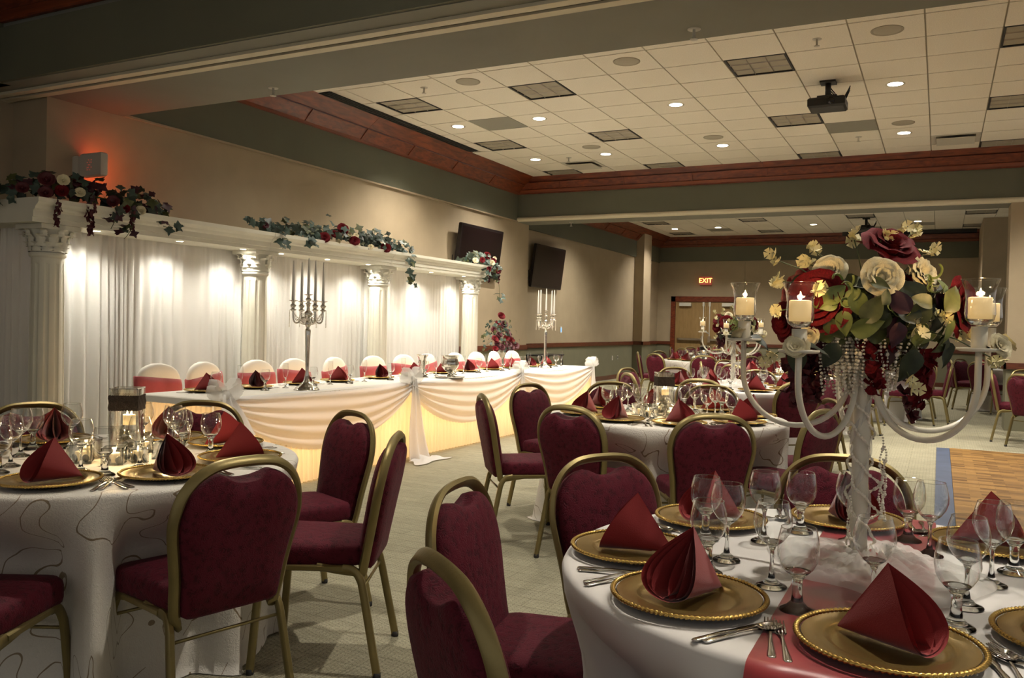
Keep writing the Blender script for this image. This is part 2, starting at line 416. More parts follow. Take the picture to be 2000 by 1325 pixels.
# chair rails and baseboards ---------------------------------------
def rail(name, segs, z0, z1, d):
    m = MB()
    for (x0, x1, y0, y1) in segs: m.box(x0, x1, y0, y1, z0, z1); 
    return struct(name, m.mesh(name, M['rail'], False))
rail('trim_1', [(-7.04, -7.0, 4.74, 14.47), (-7.55, -7.0, 14.44, 14.47)], RZ-.09, RZ, .03)
rail('trim_2', [(-7.56, -7.52, 14.47, 22.2), (-7.55, -7.25, 22.17, 22.2), (-7.29, -7.25, 22.17, 22.88), (-7.55, -7.25, 22.85, 22.88), (-7.56, -7.52, 22.88, 24.38), (-7.55, -7.08, 24.37, 24.41), (-4.9, .81, 24.37, 24.41), (.81, 3.5, 21.97, 22.0)], RZ-.09, RZ, .03)
rail('trim_3', [(.82, 6.5, 13.87, 13.9), (.82, .85, 13.87, 14.44)], RZ-.09, RZ, .03)
rail('baseboard_left', [(-7.05, -7.015, 4.74, 14.455), (-7.57, -7.535, 14.455, 22.2), (-7.55, -7.27, 22.185, 22.2), (-7.29, -7.265, 22.2, 22.85)], 0, .11, .02)
rail('baseboard_back', [(-7.55, -7.1, 24.385, 24.41), (-4.9, .81, 24.385, 24.41)], 0, .11, .02)

# near beam with the track of the folding partition ------------------
nb = MB().box(-7.9, 6.5, 4.33, 5.5, ZB, ZC+.3)
bm1 = struct('beam_near', nb.mesh('beam_near', M['soffit2'], False))
ob('front_face', MB().box(-7.9, 6.5, 4.30, 4.331, ZB+.005, 3.70).mesh('front_face', M['soffit'], False), bm1)
tk = ob('partition_track', MB().box(-7.6, 6.5, 4.50, 4.575, ZB-.022, ZB+.01).box(-7.6, 6.5, 4.62, 4.695, ZB-.022, ZB+.01).mesh('partition_track', M['lighttrim'], False), bm1)
ob('track_slot', MB().box(-7.6, 6.5, 4.575, 4.62, ZB-.006, ZB+.01).mesh('track_slot', M['dark'], False), tk)
# far beam
fb = MB().box(-7.55, 6.5, 13.9, 14.46, ZB+.02, ZC+.3)
bm2 = struct('beam_far', fb.mesh('beam_far', [M['soffit']], False))
prof = [(13.86+.0, ZB+.05), (13.862, ZB+.03), (13.872, ZB+.012), (13.89, ZB)]
bb = MB().grid(lambda u, v: (-7.03+u*13.5, [13.895, 13.868, 13.862, 13.868, 13.885, 14.0][int(round(v*5))], [ZB+.075, ZB+.06, ZB+.038, ZB+.015, ZB, ZB][int(round(v*5))]), 1, 5)
ob('beam_bead', bb.mesh('beam_bead', M['lighttrim']), bm2)
ob('underside', MB().box(-7.03, 6.5, 13.95, 14.46, ZB-.002, ZB+.03).mesh('underside', M['soffit2'], False), bm2)
# left soffit faces
s1 = MB().box(-7.3, -7.0, 5.4, 13.95, ZB+.012, ZC+.3)
s1.box(-7.9, -7.5, 14.46, 22.2, ZB+.05, ZC+.3).box(-7.9, -7.5, 22.85, 24.5, ZB+.05, ZC+.3).box(-7.9, .81, 24.33, 24.45, 3.33, ZC+.3).box(-7.9, -7.0, -3, 4.4, 3.25, ZC+.3)
struct('soffit', s1.mesh('soffit', M['soffit'], False))
struct('trim_4', MB().box(-7.04, -6.985, 5.5, 13.9, ZB-.005, ZB+.014).mesh('trim_4', M['wall'], False))

# mahogany crown: an upper sloping plank and separate boards below it
def plank_mesh(name, A, B, mt):   # A,B: (inset, z) profile ends for unit-length plank along +X, inward = +Y
    t = .022
    dx, dz = B[0]-A[0], B[1]-A[1]; l = math.hypot(dx, dz); nx, nz = -dz/l*t, dx/l*t
    m = MB()
    P = [(A[0], A[1]), (B[0], B[1]), (B[0]-nx, B[1]-nz), (A[0]-nx, A[1]-nz)]
    v = [(0, p[0], p[1]) for p in P]+[(1, p[0], p[1]) for p in P]
    m.add(v, [(0, 1, 2, 3), (7, 6, 5, 4), (0, 4, 5, 1), (1, 5, 6, 2), (2, 6, 7, 3), (3, 7, 4, 0)])
    return m.mesh(name, mt, False)
UP_L = plank_mesh('upper_plank', (.36, ZC+.005), (.18, 3.905), M['mahog'])
BD_L = plank_mesh('board', (.165, 3.893), (.045, 3.765), M['mahog'])
LP_L = plank_mesh('lip', (.05, 3.768), (.0, 3.738), M['mahog'])
UP_F = plank_mesh('upper_plank', (.10, ZC+.005), (.055, 3.95), M['mahog'])
BD_F = plank_mesh('board', (.075, 3.935), (.03, 3.81), M['mahog'])
LP_F = plank_mesh('lip', (.05, 3.805), (.0, 3.745), M['mahog'])
def crown(name, origin, rz, length, joints, ups, bds, lps):
    root = ob(name, None, None, origin, (0, 0, rz)); root['kind'] = 'structure'
    for a in np.arange(0, length, 2.4): ob('upper_plank', ups, root, (float(a), 0, 0), scale=(min(2.396, length-float(a)), 1, 1))
    js = [0]+list(joints)+[length]
    for a, b in zip(js[:-1], js[1:]): ob('board', bds, root, (a+.012, 0, 0), scale=(b-a-.024, 1, 1))
    for a, b in zip(js[:-1], js[1:]): ob('bracket', bds, root, (b-.012, .012, -.004), scale=(.024, 1, 1))
    ob('lip', lps, root, (0, 0, 0), scale=(length, 1, 1))
    bk = MB().box(0, length, -.02, .012, 3.74, ZC); ob('backing', bk.mesh('backing', M['mahog'], False), root)
    return root
# left (runs along +Y, inward is +X): local x -> +Y, local y -> +X  => mirrored, so use rz=-90 with length backwards
crown('trim_5', (-7.0, 13.9, 0), -PI/2, 8.4, [13.9-v for v in (12.69, 11.45, 10.22, 9.1, 8.0, 6.8)], UP_L, BD_L, LP_L)
crown('trim_6', (7.0, 13.88, 0), PI, 14.0, [7.0-v for v in (5.7, 4.5, 3.3, 2.15, .96, -.19, -1.37, -2.54, -3.75, -4.94, -6.15)], UP_F, BD_F, LP_F)
crown('trim_7', (-7.5, 24.4, 0), -PI/2, 9.9, [1.2*k for k in range(1, 8)], UP_L, BD_L, LP_L)
crown('trim_8', (.81, 24.33, 0), PI, 8.3, [1.2*k for k in range(1, 7)], UP_F, BD_F, LP_F)
crown('trim_9', (7.0, 4.30, 0), PI, 14.2, [1.2*k for k in range(1, 12)], UP_F, BD_F, LP_F)

# ceilings with separate tiles ---------------------------------------
c1 = MB().box(-6.72, 7, 5.4, 13.95, ZC+.012, ZC+.06)
ceil = struct('ceiling', c1.mesh('ceiling', M['grid'], False))
c3 = MB().box(-7.5, 3.5, 14.4, 24.45, ZC+.012, ZC+.06)
ceil3 = struct('ceiling_far', c3.mesh('ceiling_far', M['grid'], False))
c0 = MB().box(-8, 7, -3, 4.4, ZC+.0, ZC+.06)
ceil0 = struct('ceiling_near', c0.mesh('ceiling_near', M['tile'], False))
tile_me = MB().box(-.2985, .2985, -.2985, .2985, 0, .014).mesh('ceiling_tile', M['tile'], False)
TROF = [(0, 1), (0, 5), (0, 9), (3, 1), (3, 5), (3, 9), (7, 1), (7, 5), (7, 9), (11, 1), (11, 5), (11, 9)]
GREY = [(1, 3), (8, 6)]
DIFF = [(1, 8), (10, 8)]
DOWN = [(.54, 3.38), (2.54, 3.40), (.56, 7.39), (2.56, 7.37), (5.53, 3.38), (5.53, 7.39), (9.48, 3.45), (9.48, 7.50)]
SPK = [(2.5, .42), (5.54, .42), (9.5, .5), (2.54, 6.42), (5.54, 6.43), (9.5, 6.5)]
SPRK = [(1.53, .45), (8.53, .5), (1.5, 7.45), (8.55, 7.55)]
for j in range(-1, 15):
    for k in range(-1, 10):
        if (j, k) in TROF or (j, k) in GREY or (j, k) in DIFF: continue
        x0, x1 = gx(j)+.007, gx(j+1)-.007; y0, y1 = gy(k)+.008, gy(k+1)-.008
        x0 = max(x0, -6.655); y1 = min(y1, 13.80)
        if j == -1 and -1 < k < 6: x0 = -6.47
        ob('ceiling_tile', tile_me, ceil, ((x0+x1)/2, (y0+y1)/2, ZC), scale=((x1-x0)/.597, (y1-y0)/.597, 1))
OFF3 = 20
TROF3 = [(-1, 25), (-1, 21), (3, 25), (3, 21), (7, 25), (7, 21), (11, 25), (11, 21)]
GREY3 = [(1, 24), (9, 24)]
for j in range(-2, 13):
    for k in range(20, 27):
        if (j, k) in TROF3 or (j, k) in GREY3: continue
        x0, x1 = gx(j)+.007, gx(j+1)-.007; y0, y1 = gy(k)+.008, gy(k+1)-.008
        y1 = min(y1, 24.28)
        ob('ceiling_tile', tile_me, ceil3, ((x0+x1)/2, (y0+y1)/2, ZC), scale=((x1-x0)/.597, (y1-y0)/.597, 1))
for j, k in GREY: ob('grey_panel', MB().box(gx(j)+.006, gx(j+1)-.006, gy(k)+.006, gy(k+1)-.006, ZC, ZC+.014).mesh('grey_panel', M['greypanel'], False), ceil)
for j, k in GREY3: ob('grey_panel', MB().box(gx(j)+.006, gx(j+1)-.006, gy(k)+.006, gy(k+1)-.006, ZC, ZC+.014).mesh('grey_panel', M['greypanel'], False), ceil3)
sl = thing('slot_diffuser', 'long black slot air diffuser beside the mahogany crown', 'vent', (-6.56, 9.65, ZC))
ob('housing', MB().box(-.085, .085, -1.78, 1.78, -.010, -.001).mesh('housing', M['dark'], False), sl)
for q in (-.05, 0, .05): ob('slat', MB().box(q-.006, q+.006, -1.78, 1.78, -.016, -.009).mesh('slat', M['black'], False), sl)

# ceiling fixtures ---------------------------------------------------
def grid_lab(j, k): return ['first', 'second', 'third', 'fourth', 'fifth'][k]
tf_frame = MB().box(-.3, .3, -.3, -.28, 0, .02).box(-.3, .3, .28, .3, 0, .02).box(-.3, -.28, -.28, .28, 0, .02).box(.28, .3, -.28, .28, 0, .02).mesh('frame', M['dark'], False)
tf_back = MB().box(-.28, .28, -.28, .28, .08, .09).mesh('reflector', mat('troffer_dark', (.055, .05, .046), .5), False)
tf_bl_x = MB().grid(lambda u, v: (-.28+.56*u, (.012 if v > .5 else .002) if 0 else (v-.5)*.016, .075*abs(v-.5)*2), 1, 2).mesh('louver_blade', M['troffer'])
tf_bl_y = MB().grid(lambda u, v: ((v-.5)*.016, -.28+.56*u, .075*abs(v-.5)*2), 1, 2).mesh('louver_blade', M['troffer'])
ORD = {1: 'near the projector end', 5: 'mid-way along', 9: 'against the far crown'}
CN = {0: 'beside the slot diffuser', 3: 'one bay in from the slot diffuser', 7: 'in the projector bay', 11: 'beyond the projector', -1: 'beside the far-room crown'}
for (j, k) in TROF+TROF3:
    far = k > 12
    t = thing('troffer_light', ('unlit far-room louvered light, ' if far else 'unlit nine-cell louvered light, ')+({25: 'rear row', 21: 'front row'}[k] if far else {1: 'first row', 5: 'second row', 9: 'third row'}[k])+' '+CN[j], 'ceiling light', (gx(j+.5), gy(k+.5), ZC-.001), 0, 'louvered ceiling lights')
    ob('frame', tf_frame, t); ob('reflector', tf_back, t)
    for q in (-.094, .094): ob('louver_blade', tf_bl_x, t, (0, q, 0)); ob('louver_blade', tf_bl_y, t, (q, 0, 0))
df_fr = MB().box(-.3, .3, -.3, -.24, 0, .02).box(-.3, .3, .24, .3, 0, .02).box(-.3, -.24, -.24, .24, 0, .02).box(.24, .3, -.24, .24, 0, .02).mesh('frame', M['whitemetal'], False)
df_pl = MB().box(-.235, .235, -.235, .235, -.035, -.028).mesh('plaque', M['whitemetal'], False)
df_bk = MB().box(-.29, .29, -.29, .29, .02, .03).mesh('plenum', M['dark'], False)
for i, (j, k) in enumerate(DIFF):
    t = thing('air_diffuser', ['white plaque air diffuser near the far left-hand ceiling corner', 'white plaque air diffuser in the ceiling beyond the projector'][i], 'vent', (gx(j+.5), gy(k+.5), ZC-.001))
    ob('frame', df_fr, t); ob('plaque', df_pl, t); ob('plenum', df_bk, t)
ring = MB().lathe([(.075, .002), (.098, -.004), (.1, -.001), (.1, .006)], 28).mesh('trim_ring', M['whitemetal'])
lens = MB().lathe([(.0005, -.0015), (.076, -.0015)], 28).mesh('lens', M['lamp'])
dl_where = ['first row beside the slot diffuser', 'first row, second from the slot diffuser', 'second row beside the slot diffuser', 'second row, second from the slot diffuser', 'first row between slot diffuser and projector', 'second row between slot diffuser and projector', 'first row beyond the projector', 'second row beyond the projector']
def downlight(x, y, label, watts, size=125, z=ZC):
    t = thing('downlight', label, 'ceiling light', (x, y, z), 0, 'recessed downlights')
    ob('trim_ring', ring, t); ob('lens', lens, t)
    spot('downlight_beam', (x, y, z-.03), watts, size, .8)
for (j, k), lb in zip(DOWN, dl_where): downlight(gx(j), gy(k), 'lit round recessed downlight, '+lb, DOWN_W)
for i, j in enumerate((-.29, 1.62, 5.54, 9.41)): downlight(gx(j), gy(23.6), 'lit round downlight in the far room, '+['first', 'second', 'third', 'fourth'][i]+' from its corner', DOWN_W*.7)
# the same rows carry on where the frame does not reach: in the main and far rooms
for i, (x, y, e) in enumerate([(-.5, 7.0, .8), (2.0, 9.97, 1), (2.0, 12.4, 1), (-2.92, 7.3, .8), (-5.3, 7.3, .35), (-6.1, 17.3, 1.1), (-5.0, 17.3, .8), (-2.9, 18.3, .8), (-.5, 18.3, .8)]):
    spot('downlight_beam', (x, y, ZC-.03), DOWN_W*e, 125, .8)
    pr_ = ceil3 if y > 14 else ceil; ob('unseen_lamp_ring', ring, pr_, (x, y, ZC)); ob('lamp_lens', lens, pr_, (x, y, ZC))
for i, (x, y, e) in enumerate([(-.2, 3.3, .85), (-3.1, 3.4, .75), (1.4, 2.6, .5)]):  # added unseen downlights in the dim near room, there to light the near tables
    spot('downlight_beam', (x, y, ZC-.03), DOWN_W*e, 92, .6)
    ob('unseen_lamp_ring', ring, ceil0, (x, y, ZC)); ob('lamp_lens', lens, ceil0, (x, y, ZC))
spk = MB().lathe([(.0005, -.004), (.098, -.004), (.102, -.002), (.104, -.004), (.118, -.005), (.12, .004)], 32).mesh('speaker', mat('speaker_grille', (.40, .36, .28), .7, bump=.4, bscale=500))
for (j, k), lb in zip(SPK, ['front row, one tile from the slot diffuser side', 'front row, middle of the ceiling', 'front row, beyond the projector', 'rear row, slot diffuser side', 'rear row, middle of the ceiling', 'rear row, beyond the projector']):
    tag(ob('ceiling_speaker', spk, None, (gx(j), gy(k), ZC-.001), scale=1.15), 'round flat ceiling speaker, '+lb, 'speaker', 'ceiling speakers')
spr = MB().lathe([(.0, .0), (.035, -.002), (.035, .003)], 14).lathe([(.008, 0), (.008, -.05), (.022, -.052), (.022, -.055), (.001, -.056)], 10).mesh('sprinkler', M['whitemetal'])
for (x, y, z, lb) in [(gx(a), gy(b), ZC, q) for (a, b), q in zip(SPRK, ('near the front row speakers', 'above the projector side', 'by the far louvered light', 'behind the grey panel'))]+[(-4.96, 5.31, ZB, 'under the beam above the head table'), (-1.45, 5.31, ZB, 'under the beam, middle'), (-6.1, 14.3, ZB, 'under the far beam by the wall')]:
    tag(ob('sprinkler_head', spr, None, (x, y, z-.001), scale=1.2), 'small white sprinkler head '+lb, 'sprinkler', 'sprinkler heads')
# projectors
def projector(x, y, zt, label, s=1.):
    t = thing('projector', label, 'projector', (x, y, zt))
    ob('mount_pole', MB().tube([(0, 0, 0), (0, 0, -.17)], .03*s, 10).mesh('mount_pole', M['black']), t)
    ob('mount_plate', MB().box(-.08, .08, -.08, .08, -.02, 0).mesh('mount_plate', M['black'], False), t)
    bd = ob('body', bevel_box(-.19*s, .19*s, -.15*s, .15*s, -.30, -.19, .02).mesh('body', M['black'], False), t)
    ob('lens', MB().tube([(.05, -.15*s, -.245), (.05, -.18*s, -.245)], .035, 14).mesh('lens', M['tvscreen']), bd)
    ob('bracket', MB().box(-.1, .1, -.1, .1, -.19, -.165).mesh('bracket', M['black'], False), t)
    rnd = random.Random(4)
    for q in range(3):
        pts = [(.02+.2*u, .03*sin(u*5+q), -.12-.11*sin(u*PI)*(1+q*.25)*(1 if u > .3 else .6)+.03*q) for u in np.linspace(0, 1, 9)]+[(.17, .02, -.22)]
        ob('cable', MB().tube(pts, .006, 6).mesh('cable', M['black']), t)
projector(-1.15, 9.64, ZC, 'black projector hung from a ceiling pole with looped cables')
projector(-1.62, 21.4, ZC, 'black projector hanging in the far room above the flowers')
tag(ob('projection_screen_case', MB().box(-2.4, .75, 24.05, 24.2, ZC-.1, ZC-.01).mesh('projection_screen_case', M['black'], False)), 'long black projection screen case along the far crown', 'projection screen')

# televisions ---------------------------------------------------------
def tv(x, y0, y1, z0, z1, label, tilt):
    t = thing('television', label, 'television', (x, (y0+y1)/2, (z0+z1)/2))
    hw, hh = (y1-y0)/2, (z1-z0)/2
    a = ob('body', bevel_box(-.03, .03, -hw, hw, -hh, hh, .012).mesh('body', M['tv'], False), t, (.10, 0, 0), (0, tilt, 0))
    ob('screen', MB().box(.0295, .0315, -hw+.045, hw-.045, -hh+.07, hh-.045).mesh('screen', M['tvscreen'], False), a)
    ob('wall_mount', MB().box(-.04, .09, -.15, .15, -.12, .12).mesh('wall_mount', M['black'], False), t)
    ob('cable', MB().tube([(.0, -hw+.02, -.1), (.02, -hw-.03, -.3), (0, -hw-.06, -.35), (.0, -hw, -.25)], .008, 6).mesh('cable', M['black']), t)
tv(-7.02, 11.62, 13.05, 2.13, 2.97, 'wide black wall television above the end of the column arcade', R_(7))
tv(-7.54, 15.5, 17.0, 2.13, 3.02, 'wide black wall television on the recessed wall beyond the arcade', R_(7))

# exit signs ----------------------------------------------------------
def text_part(name, s, size, loc, rot, parent, mt):
    cu = bpy.data.curves.new(name, 'FONT'); cu.body = s; cu.size = size; cu.align_x = 'CENTER'; cu.align_y = 'CENTER'; cu.extrude = .003
    cu.materials.append(mt); tmp = bpy.data.objects.new('tmp_text', cu); C.objects.link(tmp)
    dg = bpy.context.evaluated_depsgraph_get(); me = bpy.data.meshes.new_from_object(tmp.evaluated_get(dg)); bpy.data.objects.remove(tmp)
    o = ob(name, me, parent, loc, rot); o['kind'] = 'stuff'; return o
e1 = thing('exit_sign', 'red lit EXIT sign above the double doors', 'exit sign', (-6.11, 24.36, 2.76))
ob('housing', bevel_box(-.17, .17, -.03, .03, -.12, .12, .01).mesh('housing', M['exitface'], False), e1)
text_part('lettering', 'EXIT', .19, (0, -.034, 0), (PI/2, 0, 0), e1, M['exitred'])
e2 = thing('exit_sign', 'pale exit sign box on the wall glowing red behind it', 'exit sign', (-6.98, 5.05, 2.69))
ob('canopy', bevel_box(-.05, .02, -.06, .06, -.085, .085, .01).mesh('canopy', M['signwhite'], False), e2)
bx_ = ob('housing', bevel_box(.02, .30, -.035, .035, -.105, .105, .012).mesh('housing', M['signwhite'], False), e2)
dots = MB()
for i in range(5):
    for j in range(4):
        if (i*7+j*3) % 5 < 3: dots.box(.115+j*.018, .121+j*.018, -.0365, -.035, -.05+i*.022, -.044+i*.022)
ob('indicator_dots', dots.mesh('indicator_dots', M['exitdot'], False), bx_)['kind'] = 'stuff'
ob('red_legend_face', MB().box(.05, .28, .035, .037, -.08, .08).mesh('red_legend_face', M['exitred'], False), bx_)
point('exit_glow', (-6.84, 5.16, 2.69), .8, (1, .05, .015), .08)

# double doors ----------------------------------------------------------
dr = ob('door_1', None, None, (-6.06, 24.4, 0)); dr['kind'] = 'structure'
ob('door_frame', MB().box(-1.06, -.93, -.05, .0, 0, 2.30).box(.93, 1.06, -.05, 0, 0, 2.30).box(-1.06, 1.06, -.05, 0, 2.15, 2.30).mesh('door_frame', M['mahog'], False), dr)
for s in (-1, 1):
    d_ = ob('door_leaf', MB().box(min(0, s*.925)+.003, max(0, s*.925)-.003, -.025, .0, .01, 2.14).mesh('door_leaf', M['doorwood'], False), dr)
    ob('push_bar', MB().box(min(s*.1, s*.82), max(s*.1, s*.82), -.09, -.06, 1.02, 1.08).box(min(s*.06, s*.14), max(s*.06, s*.14), -.1, -.025, .97, 1.15).box(min(s*.8, s*.85), max(s*.8, s*.85), -.07, -.025, 1.02, 1.08).mesh('push_bar', M['steel'], False), d_)
    ob('closer', MB().box(min(s*.45, s*.8), max(s*.45, s*.8), -.1, -.025, 2.02, 2.12).mesh('closer', M['whitemetal'], False), d_)
    ob('latch_rod', MB().box(s*.09-.012, s*.09+.012, -.05, -.025, 1.15, 2.1).box(s*.09-.03, s*.09+.03, -.06, -.025, 2.02, 2.14).mesh('latch_rod', M['whitemetal'], False), d_)
# wall plates
def plate(x, y, z, label, mt, w_=.08, h_=.12):
    t = thing('wall_plate', label, 'wall plate', (x, y, z))
    ob('cover', bevel_box(0, .012, -w_/2, w_/2, -h_/2, h_/2, .004).mesh('cover', M['whitemetal'], False), t)
    ob('insert', MB().box(.011, .015, -w_*.25, w_*.25, -h_*.3, h_*.3).mesh('insert', mt, False), t)
plate(-7.55, 17.25, 1.26, 'white wall switch with blue light above the chair rail', M['blue'], .10, .15)
plate(-7.55, 20.6, .55, 'white wall outlet low on the olive wall', M['whitemetal'])
plate(-7.55, 21.0, .56, 'dark-slotted data outlet next to the white outlet', M['black'], .07, .1)

# dance floor ---------------------------------------------------------
df = thing('dance_floor', 'portable parquet dance floor with a blue taped edge', 'dance floor', (0, 0, 0))
ob('blue_edge', MB().box(0, .135, 5.2, 11.12, .002, .016).mesh('blue_edge', M['bluetape'], False), df)
pq = MB().box(0, .914, 0, .914, .002, .02).mesh('parquet_panel', M['parquet'], False)
for i in range(4):
    for j in range(6): ob('parquet_panel', pq, df, (.137+i*.916, 11.12-.914-j*.916, 0))

# ================================================================== BANQUET CHAIR
def catmull(P, n=6, closed=False):
    P = [np.array(p, float) for p in P]; out = []; N_ = len(P)
    rng = range(N_) if closed else range(N_-1)
    for i in rng:
        g = lambda k: P[k % N_] if closed else P[min(max(k, 0), N_-1)]
        p0, p1, p2, p3 = g(i-1), g(i), g(i+1), g(i+2)
        for k in range(n):
            t = k/n
            out.append(.5*((2*p1)+(-p0+p2)*t+(2*p0-5*p1+4*p2-p3)*t*t+(-p0+3*p1-3*p2+p3)*t**3))
    if not closed: out.append(P[-1])
    return out
BT = R_(11)
def bp(u, v, off=0.): return (u, -.195-v*sin(BT)+off*cos(BT), .395+v*cos(BT)+off*sin(BT))
half = [(.0, .0), (.10, .0), (.158, .004), (.172, .03), (.176, .10), (.188, .19), (.203, .27), (.206, .325), (.193, .385), (.160, .432), (.118, .458), (.088, .465), (.066, .456), (.036, .441), (.0, .436)]
rh = [tuple(p) for p in catmull(half, 3)]
outl = rh+[(-u, v) for u, v in reversed(rh[1:-1])]
def pad(t=.034):
    m = MB(); n = len(outl); cu, cv = 0, .25
    rings = [(.93, -t*.95), (.985, -t*.7), (1.0, 0), (.985, t*.7), (.93, t*.95)]
    v = []
    seq = [(.55, -t*1.12)]+rings+[(.80, t*1.25), (.5, t*1.45), (.2, t*1.5)]
    for s_, o in seq:
        k_ = min(1, max(0, (1-s_)/.16))
        for (u, w_) in outl:
            if w_ > .40 and abs(u) < .088: w_ = w_+(.468+.010*(1-(u/.088)**2)-w_)*k_
            v.append(bp(cu+(u-cu)*s_, cv+(w_-cv)*s_, o))
    f = []
    for j in range(len(seq)-1):
        for k in range(n):
            k2 = (k+1) % n; f.append((j*n+k2, j*n+k, (j+1)*n+k, (j+1)*n+k2))
    b0 = len(v); v.append(bp(0, .25, -t*1.15)); v.append(bp(0, .25, t*1.5)); L_ = (len(seq)-1)*n
    for k in range(n):
        k2 = (k+1) % n; f.append((b0, k, k2)); f.append((b0+1, L_+k2, L_+k))
    return m.add(v, f)
pad_me = pad().mesh('backrest', M['maroon'])
frh = [(.150, -.045), (.178, -.012), (.190, .05), (.197, .13), (.211, .22), (.222, .29), (.221, .345), (.205, .405), (.168, .456), (.115, .488), (.058, .499), (.0, .501)]
fr = catmull(frh, 3); fr = [tuple(p) for p in fr]; fr = fr+[(-u, v) for u, v in reversed(fr[:-1])]
fpts = [(.185, -.02, .408), (.182, -.10, .395), (.176, -.165, .385)]
path = [(p[0], p[1], p[2]) for p in fpts]+[bp(u, v) for u, v in fr[2:-2]]+[(-p[0], p[1], p[2]) for p in reversed(fpts)]
frame_me = MB().tube(path, .013, rect=(.0105, .0165), up=(0, 1, 0)).mesh('back_frame', M['gold'], True, 50)
def rrect(w0, w1, y0, y1, r, n=5):
    P = []
    for (cx_, cy_, a0, w_) in ((w1-r, y1-r, 0, 1), (-(w1-r), y1-r, 90, 1), (-(w0-r), y0+r, 180, 1), (w0-r, y0+r, 270, 1)):
        for k in range(n+1): a = R_(a0+90*k/n); P.append((cx_+r*cos(a), cy_+r*sin(a)))
    return P
def cushion(outline, levels, cz_t, cz_b):
    n = len(outline); cx_ = sum(p[0] for p in outline)/n; cy_ = sum(p[1] for p in outline)/n
    v = [(cx_+(p[0]-cx_)*s_, cy_+(p[1]-cy_)*s_, z) for s_, z in levels for p in outline]; f = []
    for j in range(len(levels)-1):
        for k in range(n): k2 = (k+1) % n; f.append((j*n+k, j*n+k2, (j+1)*n+k2, (j+1)*n+k))
    b = len(v); v += [(cx_, cy_, cz_b), (cx_, cy_, cz_t)]; o = (len(levels)-1)*n
    for k in range(n): k2 = (k+1) % n; f.append((b, k2, k)); f.append((b+1, o+k, o+k2))
    return MB().add(v, f)
seat_me = cushion(rrect(.185, .207, -.20, .225, .06), [(.9, .408), (.985, .412), (1.0, .428), (1.0, .462), (.985, .478), (.94, .489), (.75, .498), (.4, .502)], .503, .408).mesh('seat', M['maroon'])
def leg(sx, front):
    if front: P = [(sx*.218, .218, .012), (sx*.204, .196, .30), (sx*.199, .184, .365), (sx*.195, .160, .398), (sx*.192, .12, .404)]
    else: P = [(sx*.218, -.262, .012), (sx*.200, -.205, .30), (sx*.195, -.188, .365), (sx*.190, -.160, .398), (sx*.188, -.12, .404)]
    return MB().tube([tuple(p) for p in catmull(P, 4)], .012, rect=(.0115, .0145)).mesh('leg', M['gold'], True, 50)
leg_me = {(s, f_): leg(s, f_) for s in (-1, 1) for f_ in (True, False)}
rail_me = {s: MB().tube([(s*.192, .12, .404), (s*.188, -.12, .404)], .012, rect=(.0115, .0145)).mesh('seat_rail', M['gold'], True, 50) for s in (-1, 1)}
glide_me = MB().lathe([(.0, 0), (.015, 0), (.016, .006), (.015, .022), (.0, .022)], 10).mesh('glide', M['rubber'])
str_me = MB().tube([(-.2, 0, 0), (.2, 0, 0)], .006, 6).mesh('stretcher', M['gold'])
def make_chair():
    t = thing('banquet_chair', 'x', 'chair')
    ob('seat', seat_me, t); ob('backrest', pad_me, t); ob('back_frame', frame_me, t)
    for s in (-1, 1):
        for f_ in (True, False):
            l = ob('leg', leg_me[(s, f_)], t); ob('glide', glide_me, l, (s*.218, .218 if f_ else -.262, 0))
        ob('seat_rail', rail_me[s], t)
    ob('stretcher', str_me, t, (0, .19, .325)); ob('stretcher', str_me, t, (0, -.195, .325))
    return t
chair_src = make_chair(); chair_used = [False]
def put_chair(x, y, rz, label, group):
    c = chair_src if not chair_used[0] else copy_tree(chair_src)
    chair_used[0] = True
    c.location = (x, y, 0); c.rotation_euler = (0, 0, rz); c['label'] = label; c['group'] = group
    return c

# ================================================================== TABLES, SETTINGS
TT = .765
def cloth_me(name, seed, mt, r=.765, amp=.06, flare=.07, nf=(9, 14, 21), seg=168, hem=0., chairs=(), rot=0.):
    rnd = random.Random(seed)
    A_ = [(n, rnd.uniform(.5, 1)/(i+1)**.6, rnd.uniform(0, 6.28)) for i, n in enumerate(nf)]
    def fold(a):
        s_ = sum(w_*cos(n*a+ph+.5*sin(2*a+ph)) for n, w_, ph in A_); return s_/1.3
    rows = [(0, 0, 0)]
    prof = [(.3, TT, 0), (.6, TT, 0), (r-.03, TT, 0), (r-.006, TT-.001, 0), (r+.004, TT-.006, 0), (r+.010, TT-.018, 0)]
    for k in range(1, 17):
        t = k/16; prof.append((r+.012+flare*t**1.2, TT-.018-(TT-.022-hem)*t, amp*t**.75))
    prof.append((r+.012+flare+.035, .004+hem, amp*1.1))
    v = [(0, 0, TT)]; f = []
    for (rr, z, a_) in prof:
        for k in range(seg):
            a = 2*PI*k/seg; q = rr+a_*fold(a)
            for (ph, rb) in chairs:       # the cloth is pushed in by each chair tucked under the table
                lim = rb-.29-.25; da = abs((a+rot-R_(ph)+PI) % (2*PI)-PI)
                if q > lim and da < .5 and z < .745:
                    side = min(1, max(0, (.43-da)/.19)); side = side*side*(3-2*side)
                    down = min(1, max(0, (.745-z)/.24)); down = down*down*(3-2*down)
                    q = q+(lim-q)*side*down
            v.append((q*cos(a), q*sin(a), z))
    for k in range(seg): f.append((0, 1+k, 1+(k+1) % seg))
    for j in range(len(prof)-1):
        for k in range(seg): k2 = (k+1) % seg; f.append((1+j*seg+k, 1+(j+1)*seg+k, 1+(j+1)*seg+k2, 1+j*seg+k2))
    return MB().add(v, f).mesh(name, mt)

